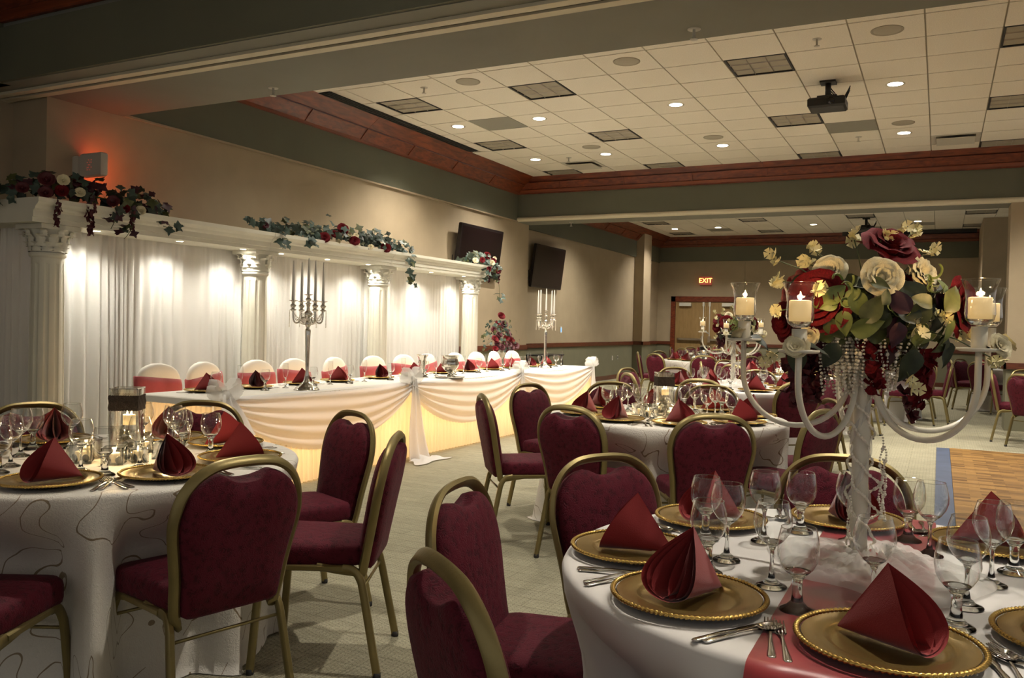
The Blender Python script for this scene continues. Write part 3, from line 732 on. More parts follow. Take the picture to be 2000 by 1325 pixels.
chg_me = MB().lathe([(.0, .006), (.092, .006), (.100, .0075), (.106, .0135), (.112, .0165), (.150, .019)], 64).mesh('well', M['charger'])
chg_bk = MB().lathe([(.152, .017), (.110, .011), (.10, .001), (.095, .0), (.0, .0)], 48).mesh('underside', M['chargerback'])
def bead_rim(n=100):
    m = MB(); sub = 3; seg = n*sub; v = []; f = []; K = 6
    for k in range(seg):
        a = 2*PI*k/seg; rr = .0052*(.72+.28*(1, .6, -.8)[k % 3])
        for q in range(K):
            b = 2*PI*q/K; r = .1585+rr*1.25*cos(b); v.append((r*cos(a), r*sin(a), .0195+rr*sin(b)))
    for k in range(seg):
        for q in range(K): f.append((k*K+q, ((k+1) % seg)*K+q, ((k+1) % seg)*K+(q+1) % K, k*K+(q+1) % K))
    return m.add(v, f).mesh('beaded_rim', M['chargerrim'])
rim_me = bead_rim()
def tear(a, W, H, m=1.25): return (W*1.3*sin(a)*sin(a/2)**m if a < PI else W*1.3*sin(a)*sin(a/2)**m, H*(1+cos(a))/2)
def napkin_me(seed=0):
    m = MB(); rnd = random.Random(seed); nu, nv = 36, 12
    def outer(u, v):
        s_ = .02+.98*v; a = 2*PI*u
        W, H = .068*s_**.9, .128*s_**1.0
        x, z = tear(a, W, H); zz = z/(H+1e-6)
        y = -.095+.165*s_-.080*s_*zz**1.15+.010*s_*sin(PI*zz)
        return (x, y, .006+z)
    m.grid(outer, nu, nv, closeu=False)
    for sc_, off, y1 in ((.86, .0, .985), (.52, .012, .96), (.24, -.016, .95)):
        def inner(u, v, sc_=sc_, off=off, y1=y1):
            s_ = .3+.68*v*y1; a = 2*PI*u
            W, H = .068*s_**.9*sc_, .128*s_*(.975 if sc_ > .3 else .94)
            x, z = tear(a, W, H); zz = z/(H+1e-6)
            return (x+off*(1-zz), -.095+.165*s_-.080*s_*zz**1.15+.012*s_*sin(PI*zz)*(1 if sc_ > .5 else .4), .008+z)
        m.grid(inner, 24, 6)
    return m.mesh('napkin', M['napkin'])
nap_me = napkin_me()
gob_prof_b = [(.010, .071), (.018, .076), (.031, .088), (.0395, .104), (.0425, .122), (.0415, .142), (.0375, .162), (.0345, .172)]
def glass_me(name, foot, stem, bowl, seg=28):
    m = MB().lathe(bowl, seg, mi=0)
    m.lathe(foot+stem, seg, mi=1, capb=True, capt=True)
    return m
def rim_ring(m, r, z, t=.0009): m.tube([(r*cos(a), r*sin(a), z) for a in np.linspace(0, 2*PI, 33)], t, 5, mi=1, cap=False); return m
gob_me = rim_ring(MB().lathe(gob_prof_b, 32), .0345, .172).mesh('bowl', [M['glass'], M['glassrim']])
gob_st = MB().lathe([(.036, 0), (.0365, .002), (.034, .005), (.020, .012), (.0125, .022), (.0105, .034), (.0098, .052), (.0115, .066), (.0185, .0755), (.0265, .0835), (.022, .0835), (.012, .0795), (.003, .0785)], 24, capb=True, capt=True).mesh('stem', M['sglass'])
wine_bw = rim_ring(MB().lathe([(.005, .088), (.013, .094), (.026, .106), (.037, .122), (.0425, .140), (.0425, .156), (.0385, .175), (.0335, .192)], 32), .0333, .192).mesh('bowl', [M['glass'], M['glassrim']])
wine_st = MB().lathe([(.034, 0), (.0345, .002), (.032, .0045), (.018, .010), (.008, .020), (.0048, .036), (.0042, .060), (.0052, .080), (.0085, .0905), (.0145, .0955), (.0235, .1035), (.019, .1035), (.009, .0995), (.002, .0985)], 24, capb=True, capt=True).mesh('stem', M['sglass'])
flute_bw = rim_ring(MB().lathe([(.004, .078), (.012, .088), (.0195, .110), (.0235, .14), (.0240, .17), (.0225, .212)], 20), .0225, .212, .0008).mesh('bowl', [M['glass'], M['glassrim']])
flute_st = MB().lathe([(.029, 0), (.029, .002), (.014, .007), (.006, .016), (.0045, .05), (.0065, .075), (.008, .084), (.002, .09)], 16, capb=True, capt=True).mesh('stem', M['sglass'])
def strip(pts, widths, t=.0022):
    m = MB(); v = []; f = []; n = len(pts)
    for (x, y, z), w_ in zip(pts, widths):
        v += [(x-w_, y, z), (x-w_*.6, y, z+t), (x+w_*.6, y, z+t), (x+w_, y, z), (x, y, z-t*.4)]
    for i in range(n-1):
        for k in range(5): k2 = (k+1) % 5; f.append((i*5+k, (i+1)*5+k, (i+1)*5+k2, i*5+k2))
    f.append((0, 1, 2, 3, 4)); f.append(tuple(5*(n-1)+k for k in (4, 3, 2, 1, 0)))
    return m.add(v, f)
def fork_me():
    m = strip([(0, -.095, .001), (0, -.088, .001), (0, -.05, .002), (0, -.01, .006), (0, .02, .006), (0, .034, .003), (0, .05, .0015)], [.006, .0095, .0065, .0035, .0035, .008, .0125])
    for q in (-.0098, -.0033, .0033, .0098):
        m2 = strip([(q, .048, .0015), (q, .07, .003), (q*.95, .095, .009)], [.0024, .0022, .0012]); m.add(m2.v, m2.f)
    return m.mesh('fork', M['steel'])
def spoon_me():
    m = strip([(0, -.095, .001), (0, -.088, .001), (0, -.05, .002), (0, -.01, .006), (0, .03, .006), (0, .042, .004)], [.006, .0095, .0065, .0035, .0035, .005])
    def b(u, v):
        a = 2*PI*u; r = v; return (.0185*r*cos(a), .065+.029*r*sin(a), .001+.0075*r*r)
    m.grid(b, 20, 5, closeu=True); return m.mesh('spoon', M['steel'])
def knife_me():
    return strip([(0, -.105, .001), (0, -.1, .002), (0, -.03, .003), (0, .0, .002), (.001, .02, .002), (.002, .09, .001), (.003, .115, .001)], [.006, .0085, .007, .006, .009, .0095, .002]).mesh('knife', M['steel'])
FK, SP, KN = fork_me(), spoon_me(), knife_me()

SECT = ['front-side', 'right-front', 'right-side', 'right-rear', 'rear-side', 'left-rear', 'left-side', 'left-front']
def sector(phi, taken=None):
    # angle (deg, world) -> place as seen by someone in front of the table
    vx, vy = cos(R_(phi)), sin(R_(phi))
    rx = vx*_c-vy*_s; fw = vx*_s+vy*_c
    a = math.degrees(math.atan2(rx, -fw)) % 360
    i = int(round(a/45)) % 8
    if taken is not None:
        while i in taken: i = (i+1) % 8
        taken.add(i)
    return SECT[i]
def nap_rz(al):   # opening turned al degrees to the right of the viewer side
    a = R_(al); dx = -_f0.x*cos(a)+_r0.x*sin(a); dy = -_f0.y*cos(a)+_r0.y*sin(a)
    return math.atan2(-dx, dy)
ALPHA = {1: [40, -55, -105, -75, 8, 62, 30, 20], 2: [-40, 50, 115, 140, 22, 28, 0, 30], 3: [-45, 42, 118, -60, 100, -30, 35, -50], 4: [-100, 40, -60, 20, 60, -20, 100, 130]}
def place(tx, ty, phi, tname, full=True, rad=.545, sect='', alpha=0., glasses=True, seed=0):
    rnd = random.Random(seed)
    e = (cos(R_(phi)), sin(R_(phi))); rz = R_(phi+90)
    def at(right, toward): # local frame at the charger: +Y toward the middle
        cx_, cy_ = tx+e[0]*rad, ty+e[1]*rad
        d = (-e[0], -e[1]); r = (d[1], -d[0])
        return (cx_+r[0]*right+d[0]*toward, cy_+r[1]*right+d[1]*toward, TT+.0015)
    wh = f'{sect} place of the {tname}'
    g = 'place settings on the '+tname
    t = thing('charger_plate', f'gold beaded charger at the {wh}', 'plate', at(0, 0), rz, g)
    ob('well', chg_me, t); ob('underside', chg_bk, t); ob('beaded_rim', rim_me, t)
    p = at(rnd.uniform(-.008, .008), rnd.uniform(-.01, .01))
    tag(ob('folded_napkin', nap_me, None, (p[0], p[1], p[2]+.0065), (0, 0, nap_rz(alpha)), (1.12, 1.12, 1.12)), f'red pyramid-folded napkin at the {wh}', 'napkin', g)
    if glasses:
        q = thing('water_goblet', f'short-stemmed water goblet at the {wh}', 'glass', at(.14+rnd.uniform(-.012, .012), .165+rnd.uniform(-.012, .012)), 0, g)
        ob('bowl', gob_me, q); ob('stem', gob_st, q)
        q = thing('wine_glass', f'round-bowled wine glass at the {wh}', 'glass', at(.01+rnd.uniform(-.015, .015), .235+rnd.uniform(-.012, .012)), 0, g)
        ob('bowl', wine_bw, q); ob('stem', wine_st, q)
    if full:
        for q, (nm, me, rx, lab) in enumerate((('fork', FK, -.206, 'outer fork'), ('fork', FK, -.180, 'inner fork'), ('knife', KN, .173, 'steel knife'), ('spoon', SP, .196, 'steel spoon'))):
            o = ob(nm, me, None, at(rx+rnd.uniform(-.003, .003), -.03+rnd.uniform(-.012, .012)), (0, 0, rz+rnd.uniform(-.07, .07)))
            tag(o, f'{lab} at the {wh}', nm, g)

T = {  # centre, cloth, name, chair angles, seat angles, settings: 2 full, 1 no cutlery
 1: (-.165, 2.19, 'white', 'nearest white table', [(-128, 1.07), (-172, 1.05), (147, 1.04), (97, 1.08)], [-79.5, -123.4, -165, 144, 97.3, 53.6, 8, -36], 2),
 2: (-3.0, 2.27, 'swirl', 'nearest swirl-cloth table', [(159.4, 1.09), (116.3, 1.10), (67.5, 1.16), (25.9, 1.2), (-14, 1.07), (-62, 1.15)], [-53, -14, 30, 76, 112, 163, 207, 252], 2),
 3: (-1.6, 5.45, 'swirl', 'middle swirl-cloth table', [(-141.4, 1.25), (164.8, 1.23), (-101.8, 1.15), (-61.5, 1.17), (127, 1.3), (90.5, 1.28), (-19, 1.08), (28, 1.1)], [-106, -66, -22, 25, 70, 115, 165, -145], 2),
 4: (-1.86, 8.60, 'white', 'second white table', [(167.5, 1.25), (-141, 1.12), (-92, 1.14), (133, 1.28), (88, 1.15), (43, 1.15), (-2, 1.12), (-47, 1.12)], [-55, -100, -145, 170, 125, 80, 35, -10], 1),
 5: (-3.9, 15.5, 'swirl', 'table in front of the chair-rail corner', [(-160, 1.2), (-118, 1.25), (-75, 1.15), (-30, 1.15), (15, 1.15), (60, 1.15), (105, 1.15), (150, 1.2)], [-150, -105, -60, -15, 30, 75, 120, 165], 1),
 6: (-1.8, 11.95, 'swirl', 'third table in line toward the exit', [(-165, 1.2), (-120, 1.15), (-75, 1.12), (-30, 1.15), (15, 1.15), (60, 1.15), (105, 1.15), (150, 1.2)], [-150, -105, -60, -15, 30, 75, 120, 165], 1),
 7: (-4.7, 20.4, 'swirl', 'table in front of the exit doors', [(-170, 1.2), (-125, 1.2), (-80, 1.15), (-35, 1.15), (10, 1.15), (145, 1.15)], [-150, -105, -60, -15, 120, 165], 1),
 8: (-1.0, 14.5, 'white', 'white table under the far beam', [(-178, 1.2), (-130, 1.15), (-85, 1.15), (-46, 1.18), (-2, 1.18), (43, 1.15), (88, 1.15), (135, 1.15)], [-150, -105, -60, -15, 30, 75, 120, 165], 1),
 9: (1.75, 12.45, 'white', 'white table beside the wall pillar', [(176, 1.15), (-140, 1.15), (130, 1.15)], [170, -145, 125], 1),
 10: (1.25, 17.6, 'white', 'white table seen past the wall pillar', [(-170, 1.1), (-125, 1.1), (-80, 1.1), (145, 1.1), (100, 1.1)], [-150, -105, 165, 120], 1),
 11: (-1.55, 18.6, 'white', 'white table behind the beam table', [(-175, 1.15), (-130, 1.15), (-85, 1.15), (-40, 1.15), (5, 1.15), (50, 1.15), (140, 1.15)], [-150, -105, -60, -15, 165], 1),
 12: (-1.2, 21.4, 'white', 'rearmost white table by the back wall', [(-160, 1.15), (-115, 1.15), (-70, 1.15), (-25, 1.15), (20, 1.15), (65, 1.15)], [-150, -105, -60, -15], 1),
}
for n, (x, y, cl, nm, chs, seats, full) in T.items():
    lab = {'white': 'white floor-length cloth on the ', 'swirl': 'cream swirl-patterned floor-length cloth on the '}[cl]+nm
    cme = cloth_me('tablecloth', 3+n, M['white'] if cl == 'white' else M['swirl'], amp=.058 if cl == 'white' else .075, nf=(9, 14, 21) if cl == 'white' else (7, 12, 19), seg=200, r=.70 if n == 1 else .765, chairs=chs, rot=n*1.3)
    tag(ob('tablecloth', cme, None, (x, y, 0), (0, 0, n*1.3)), lab, 'tablecloth', 'round tablecloths')
    tk_ = set()
    for i, (ph, rb) in enumerate(chs):
        s_ = sector(ph, tk_)
        r0 = rb-.29
        put_chair(x+cos(R_(ph))*r0, y+sin(R_(ph))*r0, R_(ph+90), f'burgundy gold-framed banquet chair at the {s_} of the {nm}', 'banquet chairs')
    tk_ = set()
    for i, ph in enumerate(seats):
        s_ = sector(ph, tk_)
        place(x, y, ph, nm, full == 2, rad=.53 if n == 1 else .555, sect=s_, alpha=ALPHA.get(n, [30, -50, 70, -25, 120, -95, 10, 55])[i % 8], seed=n*20+i)

# ================================================================== ARCADE
CXA = -6.40
COLY = [4.34, 6.64, 8.80, 11.16]
ZE0, ZE1 = 2.05, 2.235
def flute(a, z): return 1-.075*max(0, cos(a*10))**.6 if .25 < z < 1.74 else 1.0
sh = [(.138, .16), (.138, .19), (.128, .20), (.130, .245), (.130, .255)]+[(.130-.012*((z-.255)/1.485)**1.6, z) for z in np.linspace(.27, 1.735, 8)]+[(.118, 1.745), (.118, 1.79), (.132, 1.80), (.136, 1.815), (.130, 1.83)]
shaft_me = MB().lathe(sh, 160, mod=flute).mesh('shaft', M['plaster'], True, 40)
base_me = MB().box(-.17, .17, -.17, .17, 0, .07).lathe([(.165, .07), (.175, .09), (.165, .12), (.14, .135), (.14, .165)], 40).mesh('base', M['plaster'], True, 40)
bell_me = MB().lathe([(.122, 1.825), (.122, 1.86), (.126, 1.92), (.14, 1.975), (.162, 2.01)], 40).box(-.165, .165, -.165, .165, 2.01, 2.048).mesh('capital', M['plaster'], True, 40)
def acanthus(h, w_, curl):
    def fn(u, v):
        s_ = (u-.5)*2; ww = w_*(1-.25*v)*(1-.0*v)*(1+.18*cos(v*22))*(1 if v < .85 else (1-(v-.85)*4))
        return (s_*ww, -.008-.012*(1-s_*s_)-curl*max(0, v-.55)**2*6, h*v-max(0, v-.8)*h*.7)
    return MB().grid(fn, 4, 10)
lf = MB()
for row, (n, z0, h, w_, c0, ph) in enumerate([(10, 1.835, .085, .042, .035, 0), (10, 1.875, .11, .04, .05, .5), (8, 1.955, .06, .03, .05, .0)]):
    for k in range(n):
        a = 2*PI*(k+ph)/n; m2 = acanthus(h, w_, c0); r = .122+.012*row*(1.6 if row == 2 else 1)
        m2.xf(Matrix.Translation((r*cos(a), r*sin(a), z0)) @ Matrix.Rotation(a+PI/2, 4, 'Z')); lf.add(m2.v, m2.f)
for k in range(4):
    a = PI/4+PI/2*k
    m2 = MB().tube([(.15*cos(a)+.03*t*cos(a)*cos(6*t), .15*sin(a)+.03*t*sin(a)*cos(6*t), 1.985+.026*t*sin(6*t)) for t in np.linspace(.2, 1, 12)], .009, 6); lf.add(m2.v, m2.f)
leafy_me = lf.mesh('acanthus_leaves', M['plaster'])
for i, y in enumerate(COLY):
    t = thing('fluted_column', 'white fluted column with leafy capital, '+['largest, under the dark ivy garland', 'second from the exit sign', 'between the candelabra and silver vase', 'at the far end below the television'][i], 'column', (CXA, y, 0), 0, 'fluted columns of the arcade')
    ob('base', base_me, t); ob('shaft', shaft_me, t); c_ = ob('capital', bell_me, t); ob('acanthus_leaves', leafy_me, c_)['kind'] = 'stuff'
# entablature: profile swept along Y
ep = [(-.26, ZE0), (.19, ZE0), (.19, ZE0+.035), (.20, ZE0+.04), (.20, ZE0+.085), (.205, ZE0+.09), (.22, ZE0+.10), (.228, ZE0+.12), (.25, ZE0+.135), (.262, ZE0+.15), (.262, ZE0+.185), (-.26, ZE0+.185)]
def ent_me(L_):
    n = len(ep); v = [(x, 0, z) for x, z in ep]+[(x, L_, z) for x, z in ep]
    f = [(k, (k+1) % n, n+(k+1) % n, n+k) for k in range(n)]+[tuple(reversed(range(n))), tuple(range(n, 2*n))]
    return MB().add([tuple(p) for p in v], [tuple(reversed(q)) for q in f]).mesh('entablature_section', M['plaster'], False)
ent = thing('entablature', 'white moulded beam running over the row of columns', 'entablature', (CXA, 0, 0))
bounds = [(4.34-.26, 6.64), (6.64, 8.80), (8.80, 11.16+.26)]
for a, b in bounds: ob('section', ent_me(b-a-.004), ent, (0, a+.002, 0))
ob('section', ent_me(.42), ent, (-.25, 4.34, 0), (0, 0, PI/2))
puck = MB().lathe([(.0, -.002), (.032, -.002)], 18, mi=0).lathe([(.032, -.001), (.044, -.005), (.046, 0)], 18, mi=1).mesh('puck_light', [M['lamp'], M['plaster']])
PY = [4.73, 5.6, 6.40, 6.95, 7.72, 8.50, 9.08, 9.95, 10.85]
for y in PY:
    ob('puck_light', puck, ent, (.06, y, ZE0-.001))
    spot('puck_beam', (CXA+.06, y, ZE0-.012), 19, 146, 1.0, (1, .93, .80), .04)
# sheer curtains
def curtain_me(L_, seed, H=2.04, amp=.024):
    rnd = random.Random(seed); n = int(L_/.012)
    ph = 0; X_ = []
    for i in range(n+1):
        ph += .012*2*PI/(.12+.05*sin(i*.05+seed)+.03*sin(i*.13+seed*2)); X_.append(ph)
    def fn(u, v):
        i = min(n, int(round(u*n))); z = H*(1-v)
        a = amp*(.45+.55*min(1, v*2.2))*(1+.5*sin(i*.021+seed))
        top = .006*sin(X_[i]*2.7)*(1-min(1, v*6))
        return (a*sin(X_[i]+.35*v*sin(i*.07))+top, u*L_+.006*sin(X_[i]*.5+v*3), z+.012)
    return MB().grid(fn, n, 14).mesh('sheer_curtain', M['curtain'])
for i, (a, b) in enumerate([(4.32, 6.68), (6.58, 8.86), (8.76, 11.18)]):
    tag(ob('sheer_curtain', curtain_me(b-a-.02, i+1), None, (CXA-.215-.025*(i % 2), a+.01, 0)), 'pleated sheer white curtain '+['between the largest column and the second', 'behind the silver candelabra', 'behind the silver ice bucket'][i], 'curtain', 'sheer curtains of the arcade')
tag(ob('sheer_curtain', curtain_me(.5, 9), None, (CXA-.14, 4.36, 0), (0, 0, PI/2)), 'pleated sheer white curtain beside the largest column, next to the wall', 'curtain', 'sheer curtains of the arcade')

# ================================================================== FLOWERS AND LEAVES
def leaf_me(name, L_, W_, mt, fold=.25, curl=.3, lobes=0, n=8):
    m = MB(); v = []; f = []
    for i in range(n+1):
        t = i/n; w_ = W_*math.sin(PI*min(1, t*1.02)**.75)**.9 if i < n else 0
        if lobes: w_ *= 1+.45*cos(t*PI*2*lobes)
        y = L_*t; z = -curl*L_*t*t
        for s_ in (-1, -.5, 0, .5, 1): v.append((s_*w_, y-(abs(s_)*.12*L_ if lobes else 0), z+abs(s_)*w_*fold+.004*sin(t*9)*abs(s_)))
    for i in range(n):
        for k in range(4): f.append((i*5+k, i*5+k+1, (i+1)*5+k+1, (i+1)*5+k))
    return m.add(v, f).mesh(name, mt)
def rose_mb(seed, rings=((3, .35, 1.25, .95), (4, .55, .9, 1.0), (5, .75, .62, .95), (6, 1.0, .36, .80)), nu=5, nv=4, ruffle=.05):
    rnd = random.Random(seed); m = MB()
    for ri, (n, r1, tilt, h) in enumerate(rings):
        off = rnd.uniform(0, 6)
        for k in range(n):
            a0 = off+2*PI*k/n; hw = PI/n*1.35; ph = rnd.uniform(0, 6); rs = rnd.uniform(.93, 1.07)
            def fn(u, v, a0=a0, hw=hw, r1=r1, h=h, ph=ph, rs=rs, tilt=tilt):
                s_ = (u-.5)*2; a = a0+s_*hw*(.55+.45*v)
                r = (.12+(r1-.12)*v**(.8+tilt*.5))*rs*(1-.06*s_*s_)
                z = h*(1-(1-v)**1.6)-.35*r1*max(0, v-.75)**1.2*1.6/ (tilt+.3) - .10*s_*s_*v*r1
                z += ruffle*sin(s_*5+ph)*v
                return (r*cos(a), r*sin(a), z*.85)
            m.grid(fn, nu, nv)
    m.sphere((0, 0, .35), .22, 8, 5)
    return m
def scaled(m, s_): m.v = [(x*s_, y*s_, z*s_) for x, y, z in m.v]; return m
ROSE = {}
for nm, mt in (('red', 'rosered'), ('dark', 'rosedark'), ('cream', 'rosecream')):
    ROSE[nm] = [rose_mb(sd).mesh('rose', M[mt]) for sd in (1, 2)]
    ROSE[nm+'_s'] = rose_mb(5, ((3, .45, 1.1, .9), (5, .75, .7, .95), (5, 1.0, .4, .75)), 3, 3).mesh('rose', M[mt])
PEONY = rose_mb(7, ((4, .3, 1.3, .8), (6, .5, 1.0, .95), (7, .7, .8, 1.0), (8, .88, .55, .95), (8, 1.0, .35, .75)), 4, 4, .08).mesh('rose', M['rosecream'])
def sprig_mb(seed):
    rnd = random.Random(seed); m = MB()
    for q in range(4):
        c = Vector((rnd.uniform(-.5, .5), rnd.uniform(-.5, .5), q*.38)); ax = Vector((rnd.uniform(-1, 1), rnd.uniform(-1, 1), .6)).normalized(); rot = ax.to_track_quat('Z', 'Y').to_matrix().to_4x4()
        for k in range(5):
            a = 2*PI*k/5
            p = MB().grid(lambda u, v: ((u-.5)*(.15+.55*v)*(1+.1*cos(u*12)), .08+.62*v, .20*v*v+.08*abs(u-.5)+.05*sin(u*11)*v), 3, 3)
            p.xf(Matrix.Translation(c) @ rot @ Matrix.Rotation(a, 4, 'Z')); m.add(p.v, p.f)
    return m
SPRIG = [sprig_mb(s).mesh('flower_sprig', M['sprig']) for s in (1, 2, 3)]
def cluster_mb(seed, n=46, L_=1.0, w_=.36):
    """hanging raceme of small burgundy florets"""
    rnd = random.Random(seed); m = MB()
    for i in range(n):
        t = rnd.random(); rr = w_*(1-.75*t)*math.sqrt(rnd.random()); a = rnd.uniform(0, 6.28)
        c = Vector((rr*cos(a), rr*sin(a), -L_*t)); rot = Euler((rnd.uniform(-1.3, 1.3), rnd.uniform(-1.3, 1.3), rnd.uniform(0, 6))).to_matrix().to_4x4(); s_ = rnd.uniform(.10, .16)
        for k in range(3):
            p = MB().grid(lambda u, v: ((u-.5)*s_*1.3*sin(PI*(v*.8+.2)), v*s_, .5*s_*v*v+s_*.4*(u-.5)**2), 2, 2)
            p.xf(Matrix.Translation(c) @ rot @ Matrix.Rotation(2*PI*k/3, 4, 'Z')); m.add(p.v, p.f)
    return m
CLUST = [cluster_mb(s).mesh('hanging_florets', M['rosedark']) for s in (1, 2)]
CLUSTR = [cluster_mb(s+5).mesh('hanging_florets', M['rosered']) for s in (1, 2)]
IVY = [leaf_me('ivy_leaf', .075, .032, M[k], .2, .25, 2) for k in ('leafdark', 'leafolive', 'leafblue', 'leafplum')]
BIG = [leaf_me('leaf', .11, .036, M[k], .3, .35) for k in ('leafdark', 'leafolive', 'leafdark', 'leaflime', 'leafplum')]
def orient(nrm, spin): # rotation that points local +Z along nrm
    return (Vector(nrm).to_track_quat('Z', 'Y') @ Euler((0, 0, spin)).to_quaternion()).to_euler()

def garland(label, pts, nleaf, roses, seed, origin, mix, wid=.09, trail=(), clusters=()):
    rnd = random.Random(seed)
    t = thing('ivy_garland', label, 'garland', origin, 0, 'garlands on the arcade')
    path = catmull(pts, 10); path = [Vector(p) for p in path]
    ob('vine', MB().tube([tuple(p) for p in path], .006, 5).mesh('vine', M['stem']), t)
    for tr in trail: ob('tendril', MB().tube([tuple(p) for p in catmull(tr, 6)], .003, 4).mesh('tendril', M['stem']), t)
    allp = path+[Vector(p) for tr in trail for p in catmull(tr, 5)]*1
    for i in range(nleaf):
        p = allp[rnd.randrange(len(allp))] if i % 3 == 0 and trail else path[rnd.randrange(len(path))]
        o = Vector((rnd.gauss(.02, wid*.45), rnd.gauss(0, wid*.6), rnd.gauss(.025, wid*.5)))
        if i % 3 == 0 and trail: o *= .45
        nrm = (o*6+Vector((.8, -.5, .5))+Vector((rnd.uniform(-.6, .6), rnd.uniform(-.6, .6), rnd.uniform(-.6, .6)))).normalized()
        ob('ivy_leaf', IVY[rnd.choice(mix)], t, p+o, orient(nrm, rnd.uniform(0, 6.28)), rnd.uniform(.85, 1.5))
    for (c, s_, kind) in roses:
        ob('rose', ROSE[kind][0] if kind+'x' in () else ROSE[kind+'_s'], t, c, orient((.8+rnd.uniform(-.2, .2), -.55, .35), rnd.uniform(0, 6)), s_)
    for (c, s_) in clusters: ob('hanging_florets', CLUST[rnd.randrange(2)], t, c, (0, 0, rnd.uniform(0, 6)), (s_*.55, s_*.55, s_))
    return t
ZG = ZE1+.02
garland('dark ivy garland with red and cream roses above the largest column', [(-.30, -.38, ZG-.03), (-.1, -.28, ZG+.03), (.05, -.12, ZG+.06), (.12, .1, ZG+.08), (.1, .32, ZG+.07), (.14, .55, ZG+.06), (.16, .78, ZG+.03), (.2, .95, ZG-.02)], 200,
        [((.18, -.02, ZG+.14), .05, 'cream'), ((.22, .10, ZG+.06), .045, 'cream'), ((.24, .66, ZG-.01), .045, 'cream'), ((.12, -.12, ZG+.13), .065, 'dark'), ((.12, .13, ZG+.16), .06, 'dark'), ((.17, -.16, ZG+.02), .055, 'dark'), ((.2, -.04, ZG+.05), .055, 'red'), ((.22, .40, ZG+.03), .055, 'dark'), ((.24, .5, ZG-.02), .045, 'red'), ((.1, -.3, ZG+.04), .05, 'dark')], 21, (CXA, 4.36, 0), [0, 0, 1, 2, 3, 3], .11,
        trail=[[(.2, .5, ZG), (.28, .55, ZG-.12), (.29, .5, ZG-.22), (.3, .45, ZG-.27)], [(.2, .4, ZG), (.28, .38, ZG-.1), (.29, .33, ZG-.2)], [(.2, .9, ZG-.02), (.26, .95, ZG-.1)], [(-.1, -.4, ZG-.02), (.05, -.42, ZG-.1)]],
        clusters=[((.25, -.12, ZG-.03), .2), ((.27, .16, ZG-.03), .24), ((.27, .55, ZG-.02), .17)])
garland('long green ivy garland with red peonies over the middle columns', [(.08, -.05, ZG+.06), (.1, .22, ZG+.04), (.14, .5, ZG+.05), (.15, .85, ZG+.07), (.16, 1.2, ZG+.08), (.16, 1.55, ZG+.07), (.17, 1.9, ZG+.06), (.18, 2.2, ZG+.05), (.22, 2.5, ZG+.0)], 260,
        [((.22, .86, ZG-.0), .07, 'red'), ((.18, 1.22, ZG+.14), .075, 'red'), ((.24, 1.38, ZG+.02), .065, 'red'), ((.24, 2.0, ZG-.01), .07, 'red'), ((.2, 1.05, ZG+.07), .05, 'red'), ((.22, 1.29, ZG+.1), .04, 'cream'), ((.22, 1.42, ZG+.09), .04, 'cream'), ((.24, 1.08, ZG-.01), .032, 'cream'), ((.25, 1.68, ZG-.02), .035, 'cream'), ((.17, 2.2, ZG+.06), .045, 'dark'), ((.16, .0, ZG+.05), .04, 'dark')], 22, (CXA, 6.60, 0), [0, 2, 2, 2, 1, 0], .10,
        trail=[[(.2, .1, ZG), (.28, .16, ZG-.1), (.29, .12, ZG-.18)], [(.2, .55, ZG), (.28, .56, ZG-.06), (.28, .58, ZG-.1)], [(.2, 2.45, ZG), (.29, 2.5, ZG-.12), (.3, 2.45, ZG-.25), (.3, 2.52, ZG-.36), (.3, 2.5, ZG-.42)], [(.2, 2.6, ZG+.02), (.28, 2.6, ZG-.08)], [(.12, .0, ZG+.06), (.1, -.2, ZG+.12)]])
garland('pale ivy and red rose swag hanging off the far end of the arcade', [(.1, -.30, ZG+.04), (.12, -.05, ZG+.05), (.16, .15, ZG+.05), (.2, .32, ZG-.02), (.24, .40, ZG-.15)], 140,
        [((.22, -.22, ZG+.02), .05, 'cream'), ((.26, .22, ZG+.02), .05, 'cream'), ((.24, .34, ZG+.1), .035, 'cream'), ((.22, .12, ZG+.12), .065, 'red'), ((.24, .3, ZG+.06), .05, 'red'), ((.24, -.05, ZG+.04), .05, 'red'), ((.28, .08, ZG-.08), .045, 'red'), ((.28, .38, ZG-.1), .045, 'red')], 23, (CXA, 11.12, 0), [2, 2, 1, 2, 0], .11,
        trail=[[(.24, .40, ZG-.1), (.28, .44, ZG-.3), (.28, .46, ZG-.45), (.28, .47, ZG-.55)], [(.24, .05, ZG), (.28, .02, ZG-.15), (.28, .04, ZG-.25)]], clusters=[((.28, .1, ZG-.05), .22), ((.28, .42, ZG-.05), .22)])

# ================================================================== HEAD TABLE
HX0, HX1, HY0, HY1, HZ = -5.45, -4.64, 4.42, 11.78, .75
ht = thing('head_table', 'long white head table with glowing skirt in front of the columns', 'table', (0, 0, 0))
ob('cloth_top', bevel_box(HX0, HX1, HY0, HY1, HZ-.03, HZ, .01).mesh('cloth_top', M['ivory'], True, 40), ht)
def pleat(p0, p1, nrm, z1, z0, wl, amp, seed):
    rnd = random.Random(seed); L_ = math.dist(p0, p1); n = int(L_/wl*7); j = [rnd.uniform(.6, 1.3) for _ in range(n+8)]
    def fn(u, v):
        i = int(round(u*n)); a = amp*(.5+.7*v)*j[i//7]*cos(2*PI*i/7)*1.0+.02*v*sin(u*L_*1.7+seed)
        return (p0[0]+(p1[0]-p0[0])*u+nrm[0]*(a+.012*v), p0[1]+(p1[1]-p0[1])*u+nrm[1]*(a+.012*v), z1+(z0-z1)*v)
    return MB().grid(fn, n, 8)
ob('front_skirt', pleat((HX1, HY0), (HX1, HY1), (1, 0), HZ-.012, .012, .062, .011, 1).mesh('front_skirt', M['skirt']), ht)
